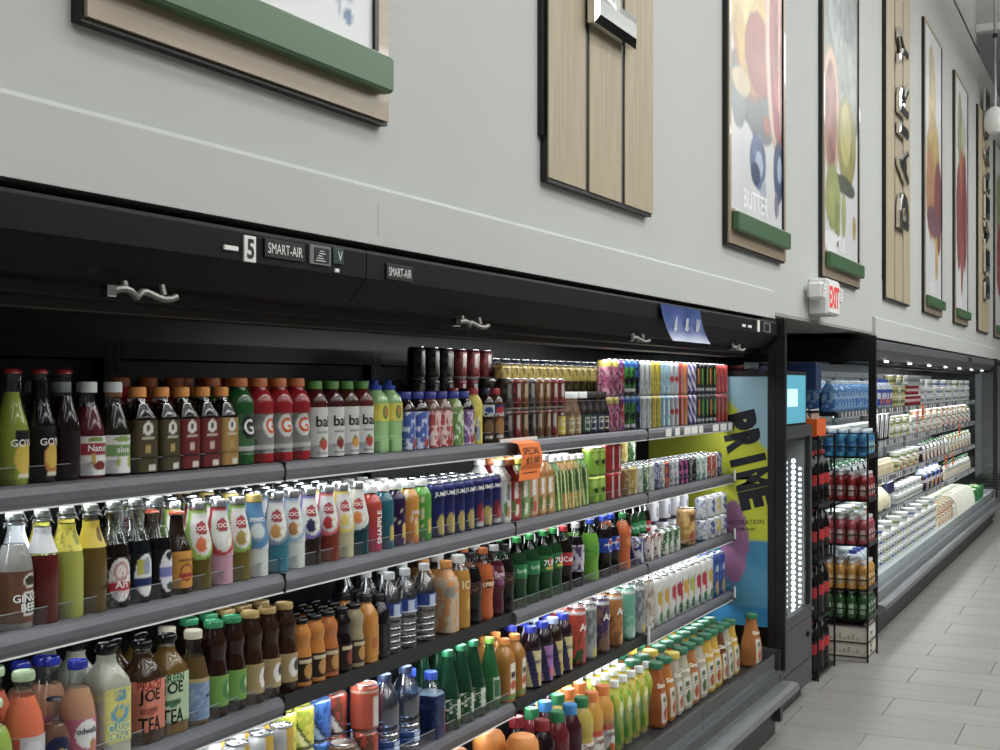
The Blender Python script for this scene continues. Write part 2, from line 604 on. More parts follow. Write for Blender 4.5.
poster(1.605, 2.555, 'wood framed print with blue drip watercolour and green ledge, cut by photo top', [
    (.76, .22, .045, .15, '#4d8fb5', .3, .5), (.755, .05, .018, .022, '#3f6f98', .4, .5), (.72, .09, .012, .05, '#8a9ab0', .6, .3), (.35, 1.2, .45, .6, '#5a8fb0', .5, .6)], 5)
poster(5.33, 6.31, 'framed watercolour of halved grapefruit, orange and two blueberries with green ledge', [
    (.40, .56, .52, .20, '#6f787c', .5, .4), (.12, .50, .14, .16, '#7d858a', .5, .4), (.34, 1.00, .42, .50, '#b8714f', .18, .5), (.28, 1.10, .38, .52, '#cda548', .30, .6), (.22, 1.25, .26, .40, '#d9bd6a', .4, .6), (.46, .74, .26, .20, '#a85a4c', .45, .5),
    (.16, 1.22, .13, .22, '#c98a58', .5, .7), (.16, .57, .16, .07, '#c9b48a', .4, .3), (.80, .92, .24, .62, '#dcb9a6', .05, .2), (.84, .92, .205, .57, '#a34a52', .10, 1.2), (.84, 1.15, .13, .22, '#b85c68', .5, 1.2), (.84, .75, .13, .22, '#b0504c', .5, 1.2), (.86, .95, .05, .5, '#d9a89a', .8, 1.0),
    (.44, .26, .145, .135, '#5f6f9c', .25, .8), (.46, .25, .075, .07, '#a9b7cf', .4, .3), (.40, .20, .08, .05, '#34436c', .6, .5), (.82, .27, .10, .15, '#46577f', .3, .9), (.84, .29, .045, .07, '#9fb3cc', .5, .4), (.78, .10, .045, .07, '#7f7896', .6, .5), (.54, .10, .06, .09, '#a9b6c6', .6, .4), (.60, .45, .06, .05, '#b06a5a', .6, .4)], 21, word='BUTTER')
poster(7.175, 8.22, 'framed watercolour of cut citrus, lemon and grey foliage just above exit sign', [
    (.5, 1.35, .75, .62, '#747d7a', .5, 1.2), (.6, .95, .5, .32, '#878e88', .5, 1.0), (.3, 1.5, .25, .4, '#8d9794', .6, 1.2), (.18, .78, .24, .40, '#cfa27e', .08, .3), (.17, .76, .17, .33, '#9a5b52', .15, 1.3),
    (.62, .68, .29, .29, '#948f42', .10, .5), (.58, .72, .17, .20, '#b9af5a', .3, .4), (.50, .42, .34, .06, '#555c4e', .7, .8), (.24, .30, .22, .20, '#a0a75a', .35, .5), (.34, .18, .08, .12, '#8f9a50', .5, .5), (.52, .24, .07, .14, '#a8ad68', .4, .4), (.84, .20, .06, .08, '#b19b54', .2, .3), (.2, .06, .25, .06, '#e8e8e8', .6, .1)], 33, word='MILK')
poster(11.01, 12.06, 'framed watercolour of peppers in yellow and plum, first beyond the DAIRY sign', [
    (.40, 1.55, .22, .6, '#c9b27c', .3, .6), (.45, 1.0, .42, .55, '#c0a050', .3, .6), (.3, .85, .25, .4, '#b57f54', .4, .6), (.75, .8, .25, .45, '#8a4a4a', .4, .6), (.5, .62, .42, .14, '#7c5560', .6, .5), (.66, .35, .1, .2, '#c6a14a', .4, .5), (.3, 1.9, .1, .2, '#a9a27a', .4, .4)], 44, word='EGGS')
poster(13.0, 14.05, 'framed watercolour of carrots with green tops, second beyond the DAIRY sign', [
    (.35, 1.7, .22, .42, '#8f9a6e', .5, .7), (.6, 1.6, .2, .3, '#b7bd9a', .5, .5), (.5, 1.0, .22, .65, '#b5633f', .25, .5), (.7, .95, .24, .62, '#8c3f45', .3, .5), (.25, .85, .2, .55, '#8e4a50', .3, .5), (.5, .45, .1, .3, '#a5584f', .5, .5)], 57, word='CREAM')
poster(16.95, 18.0, 'last framed red and green watercolour at far end, cut by photo edge', [
    (.4, 1.4, .35, .5, '#8f9a5e', .4, .6), (.5, .8, .4, .5, '#a04a44', .3, .6)], 61)

# ------------------------------------------------------------------ exit sign with two lamp heads
t = thing('exit_sign', 'white exit sign with red letters and two lamp heads above the gap', 'exit sign', (WX, 6.92, 2.025))
part('housing', MB().box(0.0, .10, 0, .31, 0, .19, bev=.006), t, M_WHITE)
fp = MB().box(.10, .106, .012, .298, .012, .178)
face = part('face_plate', fp, t, M_PAPER)
l = MB()
text_flat(l, 'EXIT', (.1075, .155, .095), (0, 1, 0), (0, 0, 1), .115, '#c22a2a', bold=0.03, width=.24)
part('lettering', l, face, mat('exit_red', '#d83a3a', emit=0.35, rough=.5))
for nm, yy in (('lamp_head', -.075), ('lamp_head', .36)):
    a = part('lamp_head', MB().box(.02, .10, yy - .035, yy + .05, .075, .165, bev=.012), t, M_WHITE)
    part('neck', MB().tube([(.05, min(yy + .05, .30) if yy < 0 else .30, .11), (.05, .005 if yy < 0 else yy, .11)], .014, 8), a, M_WHITE)
    rb = MB()
    for k in range(4):
        rb.box(.100, .104, yy - .03, yy + .045, .083 + .02 * k, .094 + .02 * k)
    part('lens_rib', rb, a, M_PAPER)

# ------------------------------------------------------------------ open refrigerated cases
SH_Z = [1.474, 1.222, 0.942, 0.662]           # tops of the four shelves
DECK_Z = 0.340
LIPX = -1.735


def shelf(case, ya, yb, ztop, lip=True, fence=0.035, tags=(), led=True, rail_mat=None, label=None):
    """one shelf of a case, local origin = case origin (0, 0, 0)"""
    sh = part('shelf', MB().box(-2.25, LIPX - .006, ya + .002, yb - .002, ztop - .028, ztop - .001, bev=.002), case, M_DARK)
    if lip:
        p = [(LIPX - .008, ztop - .038), (LIPX + .004, ztop - .040), (LIPX + .008, ztop - .030), (LIPX + .009, ztop - .016), (LIPX + .004, ztop - .003), (LIPX - .006, ztop + .001), (LIPX - .02, ztop + .001), (LIPX - .02, ztop - .038)]
        r = part('price_rail', MB().prism(p, 'y', ya + .004, yb - .004), sh, rail_mat or M_LIP)
        part('rail_edge', MB().box(LIPX - .002, LIPX + .0065, ya + .004, yb - .004, ztop - .0425, ztop - .0395), sh, M_PAPER)
        part('end_cap', MB().box(LIPX - .02, LIPX + .010, yb - .0038, yb - .0005, ztop - .041, ztop + .002), sh, M_BLACK)
    else:
        part('front_edge', MB().box(LIPX - .006, LIPX - .001, ya + .003, yb - .003, ztop - .034, ztop + .003), sh, M_BLACK)
    if fence:
        f = part('product_fence', MB().box(LIPX - .0125, LIPX - .0105, ya + .005, yb - .005, ztop, ztop + fence), sh, M_SHEET)
        part('fence_edge', MB().box(LIPX - .0127, LIPX - .0103, ya + .005, yb - .005, ztop + fence, ztop + fence + .0011), sh, mat('lit_acrylic_edge', '#868d92', rough=.3))  # pale strip stands in for light caught along the sheet's top edge
    for k, (ty, tw) in enumerate(tags):
        part('price_tag', MB().box(LIPX + .0095, LIPX + .0102, ty, ty + tw, ztop - .036, ztop - .004), sh, M_PAPER)
    if led:
        part('led_strip', MB().box(LIPX - .035, LIPX - .022, ya + .03, yb - .03, ztop - .038, ztop - .029), sh, M_LED)
    return sh


def case_shell(name, label, y0, y1, panels, end_glass, bumper_mat, seams, panel_h=1.76, liner=None, deck_mat=None):
    t = thing(name, label, 'display case', (0, 0, 0))
    liner = liner or M_DARK
    yl = [y0] + panels + [y1]
    for a, b in zip(yl, yl[1:]):
        bp = part('back_panel', MB().box(-2.34, -2.26, a + .035, b - .035, DECK_Z, panel_h - .05), t, liner)
        part('panel_ridge', MB().box(-2.34, -2.235, a + .03, b - .03, panel_h - .045, panel_h), bp, liner)
        kb = MB()
        for yy in (a + .16, b - .16):
            kb.tube([(-2.258, yy + .085 * cos(q * pi / 12), 1.585 + .085 * sin(q * pi / 12)) for q in range(24)], .0025, 5, closed=True)
        part('knockout_ring', kb, bp, M_BLACK)['kind'] = 'stuff'
        sl = MB()
        n = int((b - a - .6) / .035)
        for q in range(n):
            yy = a + .30 + q * .035
            sl.box(-2.2598, -2.2585, yy, yy + .018, 1.615, 1.622)
        part('air_slot', sl, bp, M_BLACK)['kind'] = 'stuff'
    for b in yl:
        st = part('shelf_standard', MB().box(-2.30, -2.235, b - .028, b + .028, DECK_Z, panel_h), t, liner)
        sl = MB()
        for q in range(34):
            z = .4 + q * .04
            for dy in (-.013, .013):
                sl.box(-2.2352, -2.2338, b + dy - .004, b + dy + .004, z, z + .022)
        part('slot', sl, st, M_BLACK)['kind'] = 'stuff'
    # canopy, air duct and front valance
    part('rear_body', MB().box(-2.50, -2.34, y0, y1, 0.06, 1.95), t, M_BLACK)
    part('canopy', MB().prism([(-2.34, 1.83), (-1.66, 1.80), (-1.62, 1.80), (-1.62, 1.95), (-2.34, 1.95)], 'y', y0, y1), t, M_BLACK)
    part('air_honeycomb', MB().box(-1.78, -1.68, y0 + .01, y1 - .01, 1.784, 1.80), t, mat('air_grille', '#191614', rough=.6))
    part('air_edge', MB().tube([(-1.70, y0 + .01, 1.786), (-1.70, y1 - .01, 1.786)], .004, 6), t, mat('bronze_edge', '#4a3f38', rough=.35, metal=.6))
    for a, b in zip([y0] + seams, seams + [y1]):
        p = [(-1.62, 1.945), (-1.515, 1.945), (-1.512, 1.938), (-1.512, 1.884), (-1.518, 1.878), (-1.562, 1.826), (-1.575, 1.822), (-1.62, 1.822)]
        part('valance', MB().prism(p, 'y', a + .0015, b - .0015), t, bumper_mat[0])
    # deck, front glass, bumper, rail, kick plate
    part('deck', MB().prism([(-2.34, DECK_Z - .03), (-1.56, DECK_Z - .03), (-1.545, DECK_Z - .05), (-1.545, DECK_Z + .03), (-1.56, DECK_Z + .03), (-1.562, DECK_Z - .002), (-2.34, DECK_Z)], 'y', y0 + .01, y1 - .01), t, deck_mat or M_DARK)
    part('lower_body', MB().prism([(-2.34, .06), (-1.56, .06), (-1.53, .12), (-1.505, .205), (-1.505, .30), (-1.545, .312), (-2.34, .312)], 'y', y0, y1), t, bumper_mat[1])
    n = max(1, round((y1 - y0) / 1.22))
    for k in range(n):
        a, b = y0 + (y1 - y0) * k / n, y0 + (y1 - y0) * (k + 1) / n
        part('front_pane', MB().box(-1.512, -1.506, a + .004, b - .004, .300, .402), t, M_PANE)
    part('glass_channel', MB().box(-1.52, -1.498, y0, y1, .286, .306), t, bumper_mat[1])
    part('bumper_rail', MB().prism([(-1.505, .205), (-1.45, .205), (-1.425, .212), (-1.418, .226), (-1.425, .242), (-1.45, .250), (-1.505, .250)], 'y', y0 - .01, y1 + .015), t, bumper_mat[2])
    part('kick_plate', MB().box(-2.3, -1.53, y0 + .01, y1 - .01, 0.0, .12), t, M_BLACK)
    # glazed end: pane, post and lower panel, at each end in END_GLASS
    for ye, s in end_glass:
        eg = part('end_pane', MB().box(-2.30, -1.525, ye - .004, ye + .004, .40, 1.80), t, M_PANE)
        part('end_post', MB().box(-1.528, -1.480, ye - .018, ye + .018, .30, 1.966, bev=.004), t, M_BLACK)
        part('end_lower', MB().box(-2.34, -1.502, ye - .02, ye + .02, .06, .402), t, bumper_mat[1])
        part('end_header', MB().box(-2.34, -1.525, ye - .018, ye + .018, 1.80, 1.95), t, M_BLACK)
    return t


near = case_shell('refrigerated_drinks_case', 'long black open refrigerated case packed with bottled and canned drinks', 0.0, 6.11,
                  [1.21, 2.43, 3.65, 4.87], [(6.11, 1)], (M_CHAR_V := mat('valance_black', '#0c0d0e', rough=.55, spec=.14), M_GREYPL, M_STEEL), [2.43])
part('end_stile', MB().box(-1.566, -1.527, 6.100, 6.120, .40, 1.80), near, M_BLACK)
secs = [(0.0, 1.21), (1.21, 2.43), (2.43, 3.65), (3.65, 4.87), (4.87, 6.09)]
for i, z in enumerate(SH_Z):
    for k, (a, b) in enumerate(secs):
        lip = not ((i == 2 and k == 2) or (i == 3 and k == 3))
        tags = ()
        if i == 0 and k == 4:
            tags = [(5.08, .07), (5.20, .06), (5.32, .09), (5.42, .09), (5.53, .06), (5.74, .09), (5.86, .10), (5.99, .06)]
        fence = .12 if (i == 0 and k >= 3) else (0.0 if not lip else .032)
        shelf(near, a, b, z, lip, fence, tags, led=True)
# small white latches on the shelf ends
for z in SH_Z[1:]:
    part('shelf_clip', MB().tube([(-1.722, 6.088, z - .03), (-1.722, 6.088, z + .022)], .0055, 8), near, M_WHITE)
part('shelf_clip', MB().tube([(-1.722, 4.86, .632), (-1.722, 4.86, .700)], .0065, 8), near, M_WHITE)
# lights under the shelves (the strips' own light)
for i, z in enumerate(SH_Z):
    pw = [(1.21, 2.43, 5.0), (2.43, 3.65, 5.0), (3.65, 4.87, 5.5), (4.87, 6.09, 5.5)] if i != 1 else [(1.21, 2.43, 1.2), (2.43, 3.65, 0.9), (3.65, 4.87, 3.2), (4.87, 6.09, 4.0)]
    for a, b, p in pw:
        area_light('shelf_lamp', (LIPX - .045, (a + b) / 2, z - .040), (0, radians(28), 0), .025, b - a - .06, p * LED_K, (0.93, 0.97, 1.0))

# valance badges, gauges and night-curtain pulls
def badge(yc, zc, w, h, word, name, label, m=M_BLACK, ink=M_WHITEINK, th=.55):
    b = part(name, MB().box(-1.513, -1.508, yc - w / 2, yc + w / 2, zc - h / 2, zc + h / 2, bev=.001), near, m, label=label)
    if word:
        l = MB()
        text_flat(l, word, (-1.5072, yc, zc), (0, 1, 0), (0, 0, 1), h * th, bold=.0, width=w * .86 if len(word) > 2 else None)
        part('lettering', l, b, ink)
    return b

# light added under the canopy's far half to brighten the top shelf cans
area_light('under_canopy_light', (-1.74, 4.85, 1.778), (0, radians(24), 0), .03, 2.4, 16.0 * LED_K, (0.95, 0.98, 1.0))

badge(1.952, 1.9045, .042, .009, None, 'asset_tag', 'small blank white tag', M_PAPER)
b5 = badge(2.009, 1.908, .036, .050, None, 'number_plate', 'white plate with black 5', M_PAPER)
l = MB(); text_flat(l, '5', (-1.5072, 2.009, 1.908), (0, 1, 0), (0, 0, 1), .038, bold=.03, width=.022); part('lettering', l, b5, M_INK)
badge(2.122, 1.916, .134, .036, 'SMART-AIR', 'maker_badge', 'black badge with white lettering')
g = badge(2.246, 1.917, .078, .040, None, 'temperature_gauge', 'grey framed gauge', mat('gauge_grey', '#6a6a66', rough=.5))
part('gauge_face', MB().box(-1.5078, -1.5068, 2.222, 2.276, 1.902, 1.932), g, M_BLACK)
gl = MB()
for k in range(5):
    gl.box(-1.5066, -1.5062, 2.226 + .004 * k, 2.262 - .006 * (k % 3), 1.905 + .005 * k, 1.9065 + .005 * k)
part('gauge_mark', gl, g, M_WHITEINK)['kind'] = 'stuff'
badge(2.313, 1.922, .040, .034, None, 'switch', 'dark green rocker switch', mat('switch_green', '#2c3f38', rough=.3))
l = MB(); text_flat(l, 'V', (-1.507, 2.318, 1.922), (0, 1, 0), (0, 0, 1), .020); part('lettering', l, near, M_WHITEINK)
badge(2.309, 1.891, .016, .008, None, 'barcode_tag', 'tiny pale tag', M_PAPER)
badge(2.568, 1.906, .118, .036, 'SMART-AIR', 'maker_badge', 'black badge with white lettering')
badge(5.48, 1.905, .05, .012, None, 'asset_tag', None, M_PAPER)
badge(5.575, 1.905, .05, .012, None, 'asset_tag', None, M_PAPER)
badge(5.72, 1.913, .035, .052, None, 'number_plate', None, M_PAPER)
g2 = badge(5.87, 1.912, .12, .044, None, 'temperature_gauge', 'grey framed gauge', MATS['gauge_grey'])
part('gauge_face', MB().box(-1.5078, -1.5068, 5.825, 5.90, 1.896, 1.928), g2, M_BLACK)
# four wavy wire pulls of the night curtains
M_PULL = mat('pull_grey', '#77756f', rough=.35, metal=.5)
for i, yy in enumerate((1.741, 2.975, 4.232, 5.461)):
    pts = [(-1.535 + .012 * sin(q * .55), yy - .075 + q * .0107, 1.806 + .006 * sin(q * .9)) for q in range(15)]
    pu = part('curtain_pull', MB().tube(pts, .0062, 8), near, M_PULL)
    part('pull_clip', MB().box(-1.545, -1.527, yy - .092, yy - .070, 1.797, 1.818, bev=.002), pu, M_CHROME)
    part('pull_hook', MB().tube([(-1.54, yy - .035, 1.808), (-1.545, yy - .035, 1.826)], .006, 8), pu, M_PULL)
    part('pull_hook', MB().tube([(-1.54, yy + .06, 1.808), (-1.545, yy + .06, 1.826)], .006, 8), pu, M_PULL)

# blue paper banner taped to the valance
bt = thing('paper_banner', 'creased blue paper banner with pale lettering taped to the black valance', 'banner', (-1.508, 4.37, 1.938))
v, f, c = [], [], []
nn = 14
for r in range(nn + 1):
    for q in range(11):
        z = -.130 * r / nn
        lean = .055 * (r / nn) ** 2
        v.append((.004 + .030 * (r / nn) ** 2 + .003 * sin(q * 1.3 + r * .3), .46 * q / 10 + lean, z))
        a = max(0, (r / nn - .72) / .28)
        b0, b1 = np.array(lin('#33477f')), np.array(lin('#b9bfd0'))
        c.append(b0 * (1 - a * .8) + b1 * a * .8 if (q + r) % 3 else b0 * (1 - a) + b1 * a)
for r in range(nn):
    for q in range(10):
        f.append((r * 11 + q, (r + 1) * 11 + q, (r + 1) * 11 + q + 1, r * 11 + q + 1))
part('sheet', MB().add(v, f, np.array(c), smooth=True), bt, M_PRINT)
for k, ch in enumerate('A&W'):
    l = MB()
    text_flat(l, ch, (.019, .125 + .13 * k, -.078), (0, 1, 0), (.1, .12, 1), .075, '#c9ccd2', width=.05, bold=.03)
    part('letter', l, bt, M_PRINT)
for ya in (-.012, .44):
    part('tape', MB().box(.000, .006, ya, ya + .035, -.012, .008), bt, M_SHEET)

# orange price card on the top shelf's rail
st = thing('sale_card', 'bright orange SPECIAL price card clipped to the top shelf rail', 'price card', (-1.722, 3.585, 1.476))
v, f = [], []
rows = [(0, .0), (.030, -.006), (.036, -.045), (.030, -.074), (.022, -.088), (.020, -.122)]
for (dx, dz), dy in zip(rows, (0, .005, .02, .03, .035, .03)):
    v += [(dx, dy, dz), (dx, dy + .155, dz - .0)]
f = [(2 * i, 2 * i + 2, 2 * i + 3, 2 * i + 1) for i in range(5)]
part('card', MB().add(v, f, '#f0763a'), st, mat('orange_card', '#e87a3c', rough=.7))
l = MB()
text_flat(l, 'SPECIAL', (.0362, .092, -.030), (0, 1, 0), (-.12, -.05, 1), .022, width=.12)
text_flat(l, '$3.00', (.0355, .105, -.062), (0, 1, 0), (.12, 0, 1), .024, width=.095)
l.box(.0225, .0232, .06, .16, -.100, -.098)
part('lettering', l, st, M_INK)
part('clip_strip', MB().box(-.002, .002, -.06, .21, .000, .010), st, M_PAPER)

# tall drink poster on the glazed end
pp = thing('drink_poster', 'tall yellow and blue drink poster on the glazed end of drinks case', 'poster', (0, 6.098, 0))
x0, x1, z0, z1 = -2.16, -1.566, .50, 1.69
nx, nz = 44, 84
xx, zz = np.meshgrid(np.linspace(x0, x1, nx), np.linspace(z0, z1, nz))
x, z = xx.ravel(), zz.ravel()
c = np.tile(np.array(lin('#84a4b0')), (len(x), 1))
m = (z < .935); c[m] = lin('#3f7898')
m = (z < .78) & (z > .60); c[m] = lin('#4a7f9a')
m = z < .60; c[m] = lin('#2d6f98')
d = (x - x0) * 0.35
m = (z - .935 > -.30 * (x + 1.75)) & (z < 1.60 - 1.30 * (x + 1.77)) & (z > .90 + .05 * (x + 1.8)); c[m] = lin('#a9ae36')
m = ((x + 1.73) / .07) ** 2 + ((z - .90) / .20) ** 2 < 1; c[m] = lin('#8a6080')
m = (x < -1.80) & (z > 1.2); c[m] = lin('#9ba038')
v = np.column_stack([x, 0 * x, z])
f = [(r * nx + k, r * nx + k + 1, (r + 1) * nx + k + 1, (r + 1) * nx + k) for r in range(nz - 1) for k in range(nx - 1)]
sh = part('sheet', MB().add(v, f, c), pp, M_PRINT)
l = MB()
a = radians(-76)
ux = np.array((cos(a), 0, sin(a))); uy = np.array((-sin(a), 0, cos(a)))
for k, ch in enumerate('PRIME'):
    o = np.array((-1.705, -.0015, 1.472)) + ux * .093 * k
    l = MB()
    text_flat(l, ch, o, ux, uy, .178, '#1d2024', bold=.07, width=.035 if ch == 'I' else .090)
    part('letter', l, sh, M_PRINT)
l = MB()
text_flat(l, 'HYDRATION', (-1.668, -.0015, .995), (1, 0, .08), (0, 0, 1), .022, '#23262a', width=.17)
part('lettering', l, sh, M_PRINT)
l = MB()
text_flat(l, 'DRINK', (-1.668, -.0015, .962), (1, 0, .08), (0, 0, 1), .014, '#23262a', width=.10)
part('lettering', l, sh, M_PRINT)

# ------------------------------------------------------------------ glass-door cooler beyond the case
ck = thing('glass_door_cooler', 'slim black glass-door cooler with lit blue header panel and LED strip', 'cooler', (0, 0, 0))
cx0, cx1, cy0, cy1 = -2.30, -1.545, 6.17, 6.95
cb = MB()
cb.box(cx0, cx1 - .03, cy0, cy0 + .05, .08, 1.72).box(cx0, cx1 - .03, cy1 - .05, cy1, .08, 1.72)
cb.box(cx0, cx0 + .05, cy0 + .05, cy1 - .05, .08, 1.72).box(cx0 + .05, cx1 - .03, cy0 + .05, cy1 - .05, 1.36, 1.72).box(cx0 + .05, cx1 - .03, cy0 + .05, cy1 - .05, .08, .42)
part('cabinet', cb, ck, M_BLACK)['kind'] = 'stuff'
part('liner', MB().box(cx0 + .05, cx0 + .06, cy0 + .05, cy1 - .05, .42, 1.36), ck, M_WHITE)
part('header_panel', MB().box(cx1 - .030, cx1 - .012, cy0 + .02, cy1 - .10, 1.455, 1.70), ck, mat('lit_header', '#5aa7bd', emit=.30, rough=.4))
hg = MB()
hg.box(cx1 - .0118, cx1 - .011, cy0 + .10, cy0 + .20, 1.53, 1.61).box(cx1 - .0118, cx1 - .011, cy0 + .28, cy0 + .50, 1.54, 1.63)
part('header_print', hg, ck, mat('lit_header_print', '#c8eef5', emit=.40, rough=.4))
dr = MB()
dr.box(cx1 - .03, cx1, cy0, cy0 + .045, .43, 1.44).box(cx1 - .03, cx1, cy1 - .045, cy1, .43, 1.44).box(cx1 - .03, cx1, cy0 + .045, cy1 - .045, .43, .49).box(cx1 - .03, cx1, cy0 + .045, cy1 - .045, 1.38, 1.44)
door = part('door', dr, ck, M_CHAR)
part('door_glass', MB().box(cx1 - .018, cx1 - .012, cy0 + .045, cy1 - .045, .49, 1.38), door, M_PANE)
part('handle', MB().box(cx1, cx1 + .03, cy0 + .004, cy0 + .03, .86, 1.10, bev=.006), door, M_BLACK)
part('hinge', MB().tube([(cx1 + .006, cy1 - .02, .455), (cx1 + .006, cy1 - .02, .475)], .008, 8), door, M_STEEL)
part('lower_panel', MB().box(cx1 - .03, cx1 - .002, cy0, cy1, .08, .425), ck, M_CHAR)
part('panel_groove', MB().box(cx1 - .0025, cx1 + .0005, cy0 + .01, cy1 - .01, .205, .215), ck, M_BLACK)
part('caster_lock', MB().box(cx1 - .01, cx1 + .012, cy1 - .12, cy1 - .08, .33, .36, bev=.004), ck, M_BLACK)
part('foot', MB().box(cx0 + .1, cx1 - .05, cy0 + .04, cy1 - .04, 0, .08), ck, M_BLACK)
jb = part('lit_jamb', MB().box(cx1 - .34, cx1 - .03, cy1 - .062, cy1 - .051, .43, 1.36), ck, M_WHITE)
for dx, r, z0, n in ((.050, .009, .47, 26), (.085, .013, .45, 28), (.125, .010, .47, 27), (.165, .006, .60, 20)):  # columns draw the LED strip and its glass reflections as glowing points
    db = MB()
    for q in range(n):
        z = z0 + q * .0295
        c = (cx1 - dx, z)
        v = [(c[0], cy1 - .0665, c[1])] + [(c[0] + r * cos(a), cy1 - .0625, c[1] + r * sin(a)) for a in np.linspace(0, 2 * pi, 9)[:-1]]
        db.add(v, [(0, 1 + (k + 1) % 8, 1 + k) for k in range(8)])
    part('light_point', db, jb, mat('led_and_reflection', '#f4fbff', emit=3.2))['kind'] = 'stuff'
# wire shelves inside the cooler
for z in (.62, .86, 1.10):
    wb = MB()
    for q in range(12):
        wb.tube([(cx0 + .08, cy0 + .08 + q * .056, z), (cx1 - .16, cy0 + .08 + q * .056, z)], .003, 5)
    part('wire_shelf', wb, ck, M_STEEL)['kind'] = 'stuff'

